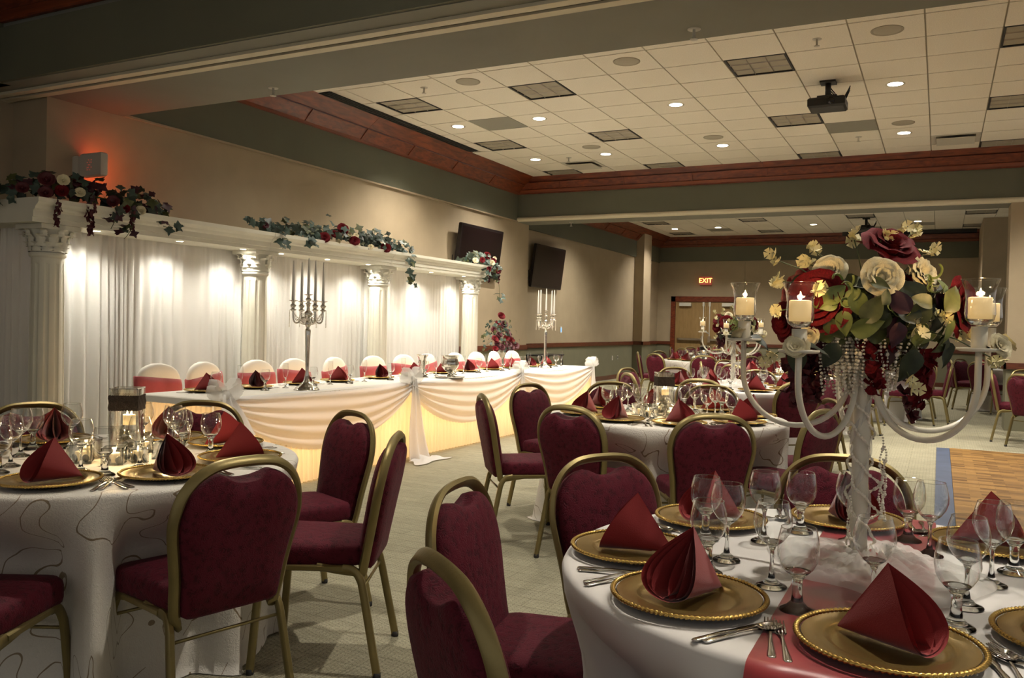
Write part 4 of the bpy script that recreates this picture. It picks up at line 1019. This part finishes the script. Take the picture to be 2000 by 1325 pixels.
ob('end_skirt', pleat((HX0, HY0), (HX1, HY0), (0, -1), HZ-.012, .012, .05, .010, 2).mesh('end_skirt', M['skirt']), ht)
ob('end_skirt', pleat((HX0, HY1), (HX1, HY1), (0, 1), HZ-.012, .012, .05, .010, 3).mesh('end_skirt', M['skirt']), ht)
ob('hem_band', MB().box(HX0-.004, HX1, HY0-.016, HY0-.011, HZ-.05, HZ-.004).mesh('hem_band', M['ivory'], False), ht)
for y in np.arange(4.8, 11.7, .62): point('skirt_glow', (-5.0, float(y), .34), 2.3, (1, .60, .25), .12)
BOWY = [4.50, 6.92, 9.32, 11.72]
def swag_me(L_, seed):
    rnd = random.Random(seed)
    def fn(u, v):
        c = 4*u*(1-u); g = min(1, min(u, 1-u)*7)
        depth = .06+.40*c**.8
        z = HZ+.006-.012*v-depth*v**1.05*(1) - .03*c
        fd = sin(v*2*PI*4.5+1.3*sin(u*5+seed))*(.010+.014*(1-c))
        x = .022+.035*sin(PI*min(1, v*1.0))*(.5+c*.5)+fd
        if v < .02: x = -.03; z = HZ+.006
        return (x, u*L_, z+.012*(1-g)*sin(v*20))
    return MB().grid(fn, 40, 40).mesh('swag', M['swag'])
for i in range(3):
    ob('swag', swag_me(BOWY[i+1]-BOWY[i], i), ht, (HX1, BOWY[i], 0))
def bow_me(seed):
    rnd = random.Random(seed); m = MB()
    for s_, tilt in ((-1, .5), (1, .6), (-1, 1.2), (1, 1.25)):
        def fn(u, v, s_=s_, tilt=tilt):
            a = 2*PI*u; r = .062*(1+.12*sin(3*a+seed)); w_ = .05*(1+.3*sin(a*2))
            y = s_*(.065-r*cos(a)*1.15); z = r*sin(a)*.9+.03; x = (v-.5)*w_*2*(sin(a/2)**.7 if 0 < u < 1 else 0)+.02
            y, z = y*cos(tilt*.5)-s_*0, z+abs(y)*sin(tilt*.6)
            return (x+.006*sin(a*9+v*5), y, z)
        m.grid(fn, 24, 5)
    m.sphere((.03, 0, .035), .032, 10, 6, sc_=(1, .9, 1.2))
    return m.mesh('bow', M['tulle'])
def tail_me(L_, flare, seed):
    def fn(u, v):
        w_ = .03+flare*v; a = (u-.5)*2
        return (.045+.03*sin(a*7+v*2+seed)*(.3+v*.7)+.10*v*v, a*w_+.02*sin(v*4+seed), .04-L_*v)
    return MB().grid(fn, 26, 14)
for i, y in enumerate(BOWY):
    b = thing('tulle_bow', 'white tulle bow on the head table edge, '+['at the end beside the largest column', 'between the candelabra and ice bucket', 'in front of the tall red roses', 'at the far end of the head table'][i], 'bow', (HX1+.01, y, HZ), 0, 'tulle bows')
    ob('loops', bow_me(i), b)
    tm = tail_me(.77 if i else .3, .16, i)
    if i:
        tm.grid(lambda u, v: (.14+.18*v+.02*sin(u*9), (u-.5)*(.40+.2*v)+.03*sin(v*6), -.738+.028*sin(u*PI)*(1-v)+.012*sin(u*14+v*5)*(1-v)), 20, 6)
    ob('tail', tm.mesh('tail', M['swag']), b)
# covered chairs
def loft(secs, n=28, pw=2.6):
    m = MB(); v = []; f = []
    for (w_, d, cy_, z) in secs:
        for k in range(n):
            a = 2*PI*k/n; c, s_ = cos(a), sin(a)
            v.append((w_*math.copysign(abs(c)**(2/pw), c), cy_+d*math.copysign(abs(s_)**(2/pw), s_), z))
    for j in range(len(secs)-1):
        for k in range(n): k2 = (k+1) % n; f.append((j*n+k, j*n+k2, (j+1)*n+k2, (j+1)*n+k))
    f.append(tuple(range((len(secs)-1)*n, len(secs)*n)))
    return m.add(v, f)
arch = [(1-((z-.74)/.215)**3.2)**.5 if z > .74 else 1 for z in (.74, .80, .85, .89, .92, .94, .953)]
cov = [(.235, .27, .0, .0), (.225, .25, .0, .25), (.215, .225, .0, .47), (.213, .22, -.005, .495), (.212, .055, -.215, .53), (.215, .052, -.235, .66)]+[(.218*a, .048*(.5+.5*a), -.25-.02*i/6, z) for i, (a, z) in enumerate(zip(arch, (.74, .80, .85, .89, .92, .94, .953)))]
cov_me = loft(cov).mesh('cover', M['ivory'])
def sash_shear(k, q):
    m = loft([(.218, .058, -.235, .655), (.224, .060, -.238, .66), (.226, .060, -.243, .72), (.226, .059, -.25, .79), (.222, .057, -.258, .832), (.212, .05, -.26, .838)], 28)
    m.v = [(x, y, z+k*x+q*sin(x*9)) for x, y, z in m.v]; return m.mesh('sash', M['sash'])
SASH = [sash_shear(.10, .0), sash_shear(-.16, .006), sash_shear(.04, -.006)]
CHY = [4.87, 5.40, 6.0, 6.52, 7.19, 7.84, 8.45, 9.03, 9.66, 10.24, 10.80, 11.34]
o_ = ['first', 'second', 'third', 'fourth', 'fifth', 'sixth', 'seventh', 'eighth', 'ninth', 'tenth', 'eleventh', 'last']
for i, y in enumerate(CHY):
    t = thing('covered_chair', f'white-covered chair with rose sash, {o_[i]} at the head table from the largest column', 'chair', (-5.50, y, 0), -PI/2+(.12 if i % 3 == 1 else -.05), 'covered chairs at the head table')
    ob('cover', cov_me, t); ob('sash', SASH[i % 3], t)
    z = HZ+.0015; g = 'place settings on the head table'; wh = f'{o_[i]} head-table place from the largest column'
    p = thing('charger_plate', f'gold beaded charger at the {wh}', 'plate', (-5.20, y, z), 0, g)
    ob('well', chg_me, p); ob('underside', chg_bk, p); ob('beaded_rim', rim_me, p)
    tag(ob('folded_napkin', nap_me, None, (-5.20, y+.02, z+.0065), (0, 0, -PI/2+[.5, -.6, .9][i % 3]), 1.1), f'red pyramid-folded napkin at the {wh}', 'napkin', g)
    q = thing('water_goblet', f'water goblet at the {wh}', 'glass', (-4.98, y-.10, z), 0, g); ob('bowl', gob_me, q); ob('stem', gob_st, q)
    q = thing('champagne_flute', f'champagne flute at the {wh}', 'glass', (-5.03, y+.20, z), 0, g); ob('bowl', flute_bw, q); ob('stem', flute_st, q)
    for me, nm, yy in ((FK, 'fork', -.20), (KN, 'knife', .19)):
        tag(ob(nm, me, None, (-5.2, y+yy, z), (0, 0, -PI/2)), f'steel {nm} at the {wh}', nm, g)

# candelabra ----------------------------------------------------------
def candelabra(x, y, rz, label, matl, s=1.0):
    t = thing('candelabra', label, 'candelabra', (x, y, HZ+.0015), rz, 'silver candelabra')
    ob('base', MB().lathe([(.105, 0), (.105, .006), (.095, .012), (.092, .022), (.07, .034), (.045, .055), (.03, .075), (.022, .10), (.018, .12)], 36, capb=True, mod=lambda a, z: 1+.04*cos(12*a) if z < .05 else 1).mesh('base', matl), t)
    ob('stem', MB().lathe([(.018, .12), (.014, .16), (.016, .22), (.019, .34), (.023, .46), (.025, .50), (.020, .515), (.012, .52), (.018, .535), (.026, .55), (.030, .565), (.022, .58), (.014, .59), (.02, .605), (.032, .63), (.036, .645), (.028, .66), (.015, .67), (.012, .70), (.018, .715), (.015, .74)], 24).mesh('stem', matl), t)
    cup = MB().lathe([(.008, 0), (.026, .012), (.028, .016), (.014, .022), (.012, .03), (.022, .042), (.026, .052), (.018, .06), (.013, .062), (.013, .082), (.036, .09), (.038, .093), (.012, .09)], 20).mesh('candle_cup', matl)
    candle = MB().lathe([(.0125, 0), (.0125, .02), (.0095, .26), (.006, .335), (.001, .345)], 14, capb=True).mesh('taper_candle', M['taper'])
    tops = []
    for k in range(4):
        a = PI/4+PI/2*k; c, s_ = cos(a), sin(a)
        P = [(0, .60), (.03, .612), (.055, .602), (.07, .585), (.09, .568), (.115, .568), (.13, .59), (.135, .63), (.135, .665)]
        ar = ob('arm', MB().tube([(r*c, r*s_, z) for r, z in [tuple(p) for p in catmull(P, 4)]], .0075, 8).mesh('arm', matl), t)
        ob('candle_cup', cup, ar, (.135*c, .135*s_, .66)); tops.append((.135*c, .135*s_, .745))
    ob('candle_cup', cup, t, (0, 0, .715)); tops.append((0, 0, .80-.03))
    for p in tops: ob('taper_candle', candle, t, p)
    ch = MB()
    for k in range(4):
        p0, p1 = Vector(tops[k]), Vector(tops[(k+1) % 4])
        for (a_, b_, sg, n) in ((p0-Vector((0, 0, .075)), p1-Vector((0, 0, .075)), .085, 22), (p0-Vector((0, 0, .075)), Vector((0, 0, .565)), .05, 16)):
            for i in range(1, n):
                u = i/n; q = a_.lerp(b_, u)-Vector((0, 0, 4*sg*u*(1-u))); ch.sphere(tuple(q), .0055, 5, 4)
        for i in range(12):
            q = p0*1.22; ch.sphere((q.x, q.y, p0.z-.08-i*.012), .0052, 5, 4)
    ob('crystal_chain', ch.mesh('crystal_chain', M['pearl'] if matl is M['silver'] else M['pearl']), t)['kind'] = 'stuff'
candelabra(-4.76, 5.56, R_(20), 'tall silver five-arm candelabra near the largest column, tapers unlit', M['silver'])
candelabra(-4.92, 10.72, R_(35), 'tall silver five-arm candelabra at the far end of the head table', M['silver'])
# ice bucket and vase
t = thing('ice_bucket', 'fluted silver ice bucket on a round tray, head table', 'ice bucket', (-4.74, 7.86, HZ+.0015))
ob('tray', MB().lathe([(.0, .004), (.13, .005), (.16, .012), (.165, .012), (.15, .002), (0, .0)], 40, mod=lambda a, z: 1+.03*cos(16*a) if z > .01 else 1).mesh('tray', M['silver']), t)
ob('bowl', MB().lathe([(.06, .012), (.062, .018), (.03, .03), (.022, .05), (.03, .065), (.06, .085), (.088, .12), (.096, .155), (.085, .185), (.08, .215), (.095, .24), (.102, .242), (.09, .238), (.075, .20), (.06, .12)], 40, mod=lambda a, z: 1+.03*cos(14*a) if .06 < z < .2 else 1).mesh('bowl', M['silver']), t)
t = thing('silver_vase', 'slim flared silver vase with small handles beside the ice bucket', 'vase', (-5.02, 7.74, HZ+.0015))
ob('body', MB().lathe([(.035, 0), (.036, .006), (.022, .014), (.024, .05), (.032, .12), (.038, .17), (.044, .21), (.062, .245), (.066, .247), (.055, .24), (.036, .2), (.03, .1)], 28, mod=lambda a, z: 1+.05*cos(8*a) if z > .2 else 1).mesh('body', M['silver']), t)
for s_ in (-1, 1): ob('handle', MB().tube([(0, s_*.040, .13), (0, s_*.07, .135), (0, s_*.08, .16), (0, s_*.066, .185), (0, s_*.042, .18)], .004, 6).mesh('handle', M['silver']), t)

# tall red rose arrangement behind the table end -------------------------
rnd = random.Random(77)
t = thing('rose_arrangement', 'tall red rose bouquet on a stand behind the head table end', 'flower arrangement', (-6.15, 11.68, 0))
ob('stand', MB().lathe([(.14, 0), (.14, .02), (.03, .04), (.02, .5), (.03, .78), (.09, .86), (.10, .95), (.07, .95)], 24, capb=True).mesh('stand', M['plaster']), t)
RS = [(0, .02, 1.47), (-.02, -.18, 1.24), (.0, .02, 1.26), (.02, .22, 1.18), (-.02, -.05, 1.13), (.05, .05, 1.04), (.05, .2, 1.02), (.06, -.2, 1.02), (.04, .3, 1.08), (.06, -.06, .98), (.0, .12, 1.34), (.05, .12, 1.12), (.05, -.28, 1.1), (.05, .28, .98), (.08, -.3, .96), (.08, .38, 1.0), (.04, -.12, 1.18), (.04, .16, 1.22), (.08, .1, .94), (.0, -.1, 1.34)]
for p in RS: ob('rose', ROSE['dark_s' if rnd.random() < .55 else 'red_s'], t, p, orient((.7, -.4+rnd.uniform(-.2, .2), .5), rnd.uniform(0, 6)), rnd.uniform(.055, .07))
for i in range(150):
    a, r = rnd.uniform(0, 6.28), rnd.uniform(.10, .46); z = rnd.uniform(.92, 1.40)
    r *= (1.15-abs(z-1.08)*1.6); p = (.55*r*cos(a), r*sin(a), z)
    ob('leaf', IVY[rnd.choice([0, 1, 2, 2])], t, p, orient((cos(a)+.5, sin(a)-.3, rnd.uniform(-.3, .8)), rnd.uniform(0, 6)), rnd.uniform(.5, .9))
# side console beyond the table, twigs at the wall
t = thing('console_table', 'small dark console table against the recessed wall', 'table', (-7.3, 15.9, 0))
ob('top', bevel_box(-.2, .2, -.55, .55, .72, .75, .006).mesh('top', M['black'], False), t)
for a in (-.16, .16):
    for b in (-.5, .5): ob('leg', MB().box(a-.02, a+.02, b-.02, b+.02, 0, .72).mesh('leg', M['black'], False), t)
t = thing('curly_twig', 'curly brown twig poking in beside the wall curtain', 'twig', (-6.62, 3.98, 0))
for k, P in enumerate([[(0, 0, 0), (-.02, .0, .6), (0, .02, .95), (.06, .02, 1.05), (.10, .01, 1.12), (.06, 0, 1.16), (.02, 0, 1.13)], [(-.02, 0, .6), (-.03, .03, 1.0), (.04, .02, 1.3), (.09, .02, 1.36), (.06, .0, 1.42), (.0, .0, 1.44)]]):
    ob('branch', MB().tube([tuple(p) for p in catmull(P, 5)], .005, 5).mesh('branch', M['rubber']), t)

# ================================================================== TALL FLORAL CENTERPIECE
rnd = random.Random(5)
cp = thing('floral_centerpiece', 'tall white candle stand crowned with roses and pearls on the nearest white table', 'centerpiece', (-.165, 2.22, TT+.0015), .47, 'tall floral centerpieces')
ob('base', MB().lathe([(.085, 0), (.085, .006), (.06, .012), (.03, .03), (.022, .05)], 28, capb=True).mesh('base', M['acrylic']), cp)
ob('shaft', MB().lathe([(.020, .04), (.019, .2), (.020, .42), (.022, .52), (.05, .56), (.06, .58)], 24, mod=lambda a, z: 1+.10*cos(3*a+z*14)).mesh('shaft', M['acrylic']), cp)
for ph in (0, PI):
    ob('ribbon_wrap', MB().grid(lambda u, v: ((.023+.004*sin(u*30))*cos(u*9+ph+v*.5), (.023+.004*sin(u*30))*sin(u*9+ph+v*.5), .02+.40*u+.05*v), 60, 3).mesh('ribbon_wrap', M['tulle']), cp)
plate_me = MB().lathe([(.0, -.004), (.036, -.004), (.044, -.001), (.044, .004), (.0, .004)], 28).mesh('candle_plate', M['acrylic'])
cup_me = MB().lathe([(.016, .004), (.0165, .05), (.0, .05)], 20).mesh('candle_cup', M['acrylic'])
vot_gl = MB().lathe([(.0, .052), (.016, .053), (.027, .064), (.0305, .078), (.0295, .095), (.0285, .11), (.031, .13), (.0385, .152), (.0392, .1525), (.0375, .150)], 28, mod=lambda a, z: 1+.02*cos(8*a+z*60)).mesh('votive_glass', M['glass'])
vot_bt = MB().lathe([(.0, .0525), (.0145, .0535), (.0255, .0645), (.0255, .0655), (.0, .0655)], 24).mesh('glass_foot', M['sglass'])
vot_cd = MB().lathe([(.0, .0665), (.0235, .0665), (.0235, .112), (.021, .113), (.0, .110)], 20).mesh('candle', M['wax'])
fl_me = MB().lathe([(.0005, 0), (.0035, .004), (.0042, .009), (.0025, .017), (.0002, .025)], 10).mesh('flame', M['flame'])
PL = [(-.235, .209, .549), (-.223, -.191, .530), (.147, -.241, .544), (.36, .10, .545), (.06, .31, .55)]
for i, (x, y, z) in enumerate(PL):
    R0 = math.hypot(x, y); c, s_ = x/R0, y/R0
    rm, ra = (R0+.032)/2, (R0-.032)/2
    P = [(.030, .55), (.031, .51)]+[(rm-ra*cos(q), .468-.135*sin(q)) for q in np.linspace(0, PI, 22)]+[(R0, .50), (R0, z-.004)]
    a = ob('arm', MB().tube([(r*c, r*s_, zz) for r, zz in P], .0072, 10).mesh('arm', M['acrylic']), cp)
    ob('candle_plate', plate_me, a, (x, y, z)); ob('candle_cup', cup_me, a, (x, y, z))
    ob('votive_glass', vot_gl, a, (x, y, z)); ob('glass_foot', vot_bt, a, (x, y, z)); ob('candle', vot_cd, a, (x, y, z)); ob('flame', fl_me, a, (x, y, z+.113), scale=.8)
    for q in range(2): ob('plate_blossom', ROSE['cream_s'], a, (x+.026*(1 if x > 0 else -.6)+.01*q, y-.02+.02*q, z+.006), orient((.6*c+.1, s_-.4, .6), q*2), .024+.006*q)
    ob('plate_leaf', BIG[0], a, (x-.02*c, y, z+.01), orient((.1, -.4, 1), rnd.uniform(0, 6)), .55)
def flower(me, p, s_, nrm, nm='rose'): return ob(nm, me, cp, p, orient(nrm, rnd.uniform(0, 6)), s_)
ctr = Vector((.01, .0, .63))
def out(p): return tuple((Vector(p)-ctr).normalized()+Vector((0, -.75, .05)))
for p, s_, k in [((.037, -.01, .755), .075, 0), ((-.115, -.045, .64), .078, 1), ((.160, -.060, .635), .078, 0), ((-.11, .10, .67), .06, 1), ((.12, .12, .68), .06, 0), ((-.155, .06, .60), .05, 1)]:
    flower(ROSE['red'][k], p, s_, out(p))
for p, s_ in [((-.02, -.118, .695), .050), ((-.100, -.045, .71), .044), ((-.150, -.06, .568), .026)]: flower(ROSE['cream'][0], p, s_, out(p))
flower(PEONY, (.098, -.045, .705), .048, out((.098, -.055, .715)))
for i, p in enumerate([(-.223, .012, .75), (-.124, .013, .775), (-.15, -.018, .74), (-.21, .012, .697), (-.165, -.139, .666), (-.23, -.04, .621), (-.242, -.042, .51), (-.026, .013, .802), (.088, .014, .827), (.034, -.027, .806), (.117, .014, .827), (.155, .013, .777), (.05, -.165, .591), (.113, -.14, .613), (.18, -.11, .576), (.058, -.132, .462), (.201, -.211, .522)]):
    q = Vector(p); root = ctr.lerp(q, .35)
    nd = (q-ctr).normalized()
    s_ = ob('flower_sprig', SPRIG[i % 3], cp, q-nd*.008, orient(nd+Vector((0, -.6, .1)), rnd.uniform(0, 6)), rnd.uniform(.019, .025))
    ob('sprig_stem', MB().tube([tuple(root), tuple(root.lerp(q, .55)+Vector((0, 0, .012))), tuple(q)], .0016, 5).mesh('sprig_stem', M['stem']), cp)
for i in range(330):
    u = rnd.uniform(-1, 1); a = rnd.uniform(0, 2*PI); k = math.sqrt(1-u*u)
    d = Vector((k*cos(a), k*sin(a), u*.9)); f_ = rnd.uniform(.62, 1.08)
    p = ctr+Vector((d.x*.19*f_, d.y*.175*f_, d.z*.125*f_))
    if d.z > .55: p.z -= .03
    ob('leaf', BIG[rnd.choice([0, 1, 1, 1, 3, 3, 4])], cp, p, orient((d+Vector((rnd.uniform(-.5, .5), rnd.uniform(-.7, .1), rnd.uniform(-.3, .5)))).normalized(), rnd.uniform(0, 6.28)), rnd.uniform(.36, .72))
for p, s_, L_ in [((.02, -.15, .62), .6, .1), ((-.11, -.12, .55), .6, .09), ((-.17, -.03, .54), .65, .1), ((.17, -.06, .56), .6, .1), ((.07, -.12, .54), .75, .1)]:
    ob('leaf', BIG[0], cp, p, orient((p[0]*3, -1, .1), PI+rnd.uniform(-.5, .5)), s_)
for p in [(-.099, -.139, .651), (.007, -.15, .636), (.117, -.088, .706), (.06, -.141, .562), (-.098, -.10, .683), (.105, -.10, .688)]:
    for q in range(3):
        a = rnd.uniform(0, 6.28); rr = rnd.uniform(.009, .017)
        pts = [(p[0]+rr*(cos(a+t*3.6)-cos(a)), p[1]-.02*t, p[2]+rr*(sin(a+t*3.6)-sin(a))+.01*t) for t in np.linspace(0, 1, 10)]
        ob('curled_blade', MB().tube(pts, .004, rect=(.0028, .0008)).mesh('curled_blade', M['leaflime']), cp)
for i, p in enumerate([(-.124, .008, .545), (-.154, .03, .53), (-.013, -.100, .552), (.122, -.041, .539), (.135, .03, .50), (-.10, .05, .54)]):
    ob('hanging_florets', CLUSTR[i % 2] if i in (2, 3) else CLUST[i % 2], cp, p, (0, 0, i*1.3), (.115, .115, .14 if i != 2 else .12))
# pearl strands: ball of strings under the flowers and a spiral down the shaft
pr = MB()
for k in range(190):
    a = rnd.uniform(0, 6.28); r0 = rnd.uniform(.03, .13); L_ = rnd.uniform(.04, .15); b = rnd.uniform(-.02, .02)
    for i in range(int(L_/.0085)):
        t = i*.0085; rr = r0*(1-.25*(t/.16))
        pr.sphere((rr*cos(a+b*i)+rnd.uniform(-.002, .002), rr*sin(a+b*i)+rnd.uniform(-.002, .002), .56-t), rnd.choice([.003, .003, .004, .006 if i % 4 == 0 else .0034]), 6, 4)
for k in range(3):
    for i in range(150):
        t = i/150; a = k*2.1+t*13; rr = .026+.008*sin(t*40+k)+.012*max(0, sin(t*9+k)); pr.sphere((rr*cos(a), rr*sin(a), .46-.41*t), rnd.choice([.0026, .0032, .0045]), 6, 4)
for (x, y, z0, n) in [(.038, -.03, .33, 30), (.044, -.025, .27, 22), (.050, -.02, .30, 26), (-.035, -.03, .18, 16), (.047, -.03, .24, 18)]:
    for i in range(n): pr.sphere((x+.004*sin(i*.5), y, z0-.0085*i*.8), .005 if i % 6 == 5 or i == n-1 else .0028, 6, 4)
for i in range(16): a = i*2*PI/16; pr.sphere((.05*cos(a), .05*sin(a), .022), .0042, 6, 4)
ob('pearl_strands', pr.mesh('pearl_strands', M['pearl']), cp)['kind'] = 'stuff'
for x, y, z in PL[:4]:
    w_ = cp_loc = Vector((-.165, 2.22, TT))+Vector((x*cos(.47)-y*sin(.47), x*sin(.47)+y*cos(.47), z+.135)); point('candle_glow', tuple(w_), .35, (1, .62, .26), .008)
c2 = copy_tree(cp); c2.location = (-1.86, 8.62, TT+.0015); c2.rotation_euler = (0, 0, .47+.35)
c2['label'] = 'tall white candle stand crowned with roses on the second white table'
c3 = None
# tulle pool around each stand
def tulle_me(seed, R0=.21, H=.035):
    rnd = random.Random(seed); W = [(rnd.uniform(2, 7), rnd.uniform(0, 6), rnd.uniform(1, 4)) for _ in range(5)]
    def fn(u, v):
        a = 2*PI*u; r = .03+v*R0*(1+.16*sin(2*a+seed)+.10*sin(5*a+1))
        h = H*(1-v)**.6+.030*abs(sum(sin(f_*a+ph+q*v*5) for f_, ph, q in W))/2.2*(1-v*.75)+.022*abs(sin(7*a+v*9+2*sin(3*a)))*(1-v*.6)+.012*abs(sin(13*a-v*17))*(1-v*.5)
        return (r*cos(a), r*sin(a), .003+.62*h*(1 if v < .97 else .1))
    return MB().grid(fn, 140, 24, closeu=True).mesh('tulle_pool', M['tulle'])
tm_ = tulle_me(3)
tag(ob('tulle_pool', tm_, None, (-.13, 2.2, TT+.004), scale=(1.0, 1, 1)), 'crumpled white tulle around the foot of the nearest flower stand', 'tulle')
tag(ob('tulle_pool', tm_, None, (-1.86, 8.60, TT+.004), (0, 0, 1), (1, 1, 1.5)), 'crumpled white tulle around the flower stand of the second white table', 'tulle')
# red satin runner
def runner_me():
    half_, L_ = .145, .70
    prof = [(-L_-.11, TT-.36), (-L_-.088, TT-.24), (-L_-.064, TT-.12), (-L_-.042, TT-.045), (-L_-.026, TT-.014), (-L_-.012, TT-.0005), (-L_+.01, TT+.003), (-L_+.05, TT+.003)]
    ys = prof+[(y, TT+.003) for y in np.linspace(-.6, .6, 14)]+[(-y, z) for y, z in reversed(prof)]
    def fn(u, v):
        y, z = ys[int(round(v*(len(ys)-1)))]; x = (u-.5)*2*half_
        k = 1 if abs(y) < .62 else math.sqrt(max(0, L_**2-0*x*x))/L_
        if abs(y) > L_-.02: y = math.copysign(math.sqrt(abs(y)**2-x*x)+.0, y); y += math.copysign(.004+.006*sin(x*40), y)
        return (x, y, z)
    return MB().grid(fn, 14, len(ys)-1).mesh('table_runner', M['runner'])
tag(ob('table_runner', runner_me(), None, (-.14, 2.19, 0)), 'red satin runner across the nearest white table', 'table runner')

# ================================================================== SQUARE CANDLE VASES AND VOTIVES
def sq_tube(a, z0, z1, t=.004):
    m = MB()
    o_ = [(-a, -a), (a, -a), (a, a), (-a, a)]; b = a-t; i_ = [(-b, -b), (b, -b), (b, b), (-b, b)]
    v = [(x, y, z0) for x, y in o_]+[(x, y, z1) for x, y in o_]+[(x, y, z1) for x, y in i_]+[(x, y, z0+t) for x, y in i_]
    f = [(3, 2, 1, 0)]
    for j in range(3):
        for k in range(4): k2 = (k+1) % 4; f.append((j*4+k, j*4+k2, (j+1)*4+k2, (j+1)*4+k))
    f.append((12, 13, 14, 15)); return m.add(v, f)
vase_gl = sq_tube(.052, 0, .285).mesh('glass_body', M['glass'])
def edges(a, z0, z1):
    m = MB()
    for x in (-a, a):
        for y in (-a, a): m.box(x-.0022, x+.0022, y-.0022, y+.0022, z0, z1)
    for z in (z0+.002, z1-.002):
        for s_ in (-a, a): m.box(-a, a, s_-.002, s_+.002, z-.002, z+.002); m.box(s_-.002, s_+.002, -a, a, z-.002, z+.002)
    return m
vase_ed = edges(.052, 0, .285).mesh('glass_edges', M['glassrim'], False)
def lace_me():
    m = MB(); r_ = random.Random(3); n = 96
    def fn(u, v):
        k = u*4; e = int(k) % 4; t = (k-int(k))*2-1; a = .056+.0015*sin(v*9+u*70)
        x, y = [(t*a, -a), (a, t*a), (-t*a, a), (-a, -t*a)][e]
        z = .198+.056*v+(.004*abs(sin(u*160)) if v > .9 else (-.004*abs(sin(u*140)) if v < .1 else 0))
        return (x, y, z)
    m.grid(fn, n, 6, closeu=True); return m.mesh('lace_band', M['lace'])
lace_m = lace_me()
stone_m = [MB().sphere((0, 0, 0), 1, 10, 6, sc_=(1, .75, .55)).mesh('stone', M['stone']), MB().sphere((0, 0, 0), 1, 10, 6, sc_=(.9, 1, .35)).mesh('stone', M['stone'])]
def cyl_candle(r, h): return MB().lathe([(0, 0), (r, 0), (r, h), (r*.9, h+.001), (0, h-.003)], 18).mesh('candle', M['wax'])
cd_a, cd_b = cyl_candle(.024, .04), cyl_candle(.021, .034)
wat_m = MB().box(-.047, .047, -.047, .047, .006, .15).mesh('water', M['glass'], False)
def vase(x, y, rz, where, glow=True, sd=1):
    r_ = random.Random(sd)
    t = thing('candle_vase', f'lace-banded square candle vase, {where}', 'vase', (x, y, TT+.0015), rz, 'candle vases')
    ob('glass_body', vase_gl, t); ob('glass_edges', vase_ed, t); ob('lace_band', lace_m, t); ob('candle', cd_a, t, (.008, 0, .135))
    for q in (-.006, .006): ob('flame', fl_me, t, (.008+q*1.3, 0, .174), scale=.8)
    for q, p in enumerate([(-.022, -.02, .105), (.022, -.025, .11), (0, .02, .1), (.0, -.028, .08), (.028, .01, .085), (-.02, .02, .07), (.01, 0, .05), (-.01, -.02, .035)]):
        ob('stone', stone_m[q % 2], t, p, (r_.uniform(-.6, .6), r_.uniform(-.6, .6), r_.uniform(0, 6)), .021)
    if glow: point('candle_glow', (x, y, TT+.20), .9, (1, .66, .30), .01)
vg = sq_tube(.038, 0, .068, .003).mesh('glass_body', M['glass']); ve = edges(.038, 0, .068).mesh('glass_edges', M['glassrim'], False)
WN = ['in front of the candle vase', 'at the wall side of the candle vase', 'behind the candle vase', 'at the dance-floor side of the candle vase', 'tucked against the candle vase corner', 'outermost of the candle cluster']
def votive(x, y, rz, where, i, glow=False, s_=1.):
    t = thing('votive_holder', f'votive {WN[i]}, {where}', 'candle holder', (x, y, TT+.0015), rz, 'votive candle holders')
    ob('glass_body', vg, t, scale=s_); ob('glass_edges', ve, t, scale=s_); ob('candle', cd_b, t, (0, .005, .008)); ob('flame', fl_me, t, (0, .005, .042), scale=.9)
    ob('stone', stone_m[0], t, (-.018, -.018, .02), (.2, 1.2, .3), .018); ob('stone', stone_m[1], t, (.02, -.018, .018), (1.3, .2, .6), .016)
    if glow: point('candle_glow', (x, y, TT+.075), .35, (1, .66, .30), .008)
def cluster(x, y, where, rz, full=True, sd=1):
    vase(x, y, rz, where, True, sd)
    pos = [(.02, -.15), (-.15, -.03), (.0, .16), (.15, .02), (.085, -.085), (-.12, -.13)]
    for i, (a, b) in enumerate(pos if full else pos[:4]):
        X_, Y_ = x+a*_c-b*(-_s)*-1*0+b*_s, y-a*_s+b*_c
        votive(X_, Y_, rz+[.1, .7, .3, -.2, .5, .2][i], where, i, full and i < 4, [1, 1.15, .9, 1, .8, 1.1][i])
cluster(-2.92, 2.33, T[2][3], .62, True, 1)
cluster(-1.62, 5.43, T[3][3], .55, True, 2)
cluster(-3.9, 15.5, T[5][3], .5, False, 3)
cluster(-1.8, 11.95, T[6][3], .4, False, 4)
cluster(-4.7, 20.4, T[7][3], .5, False, 5)
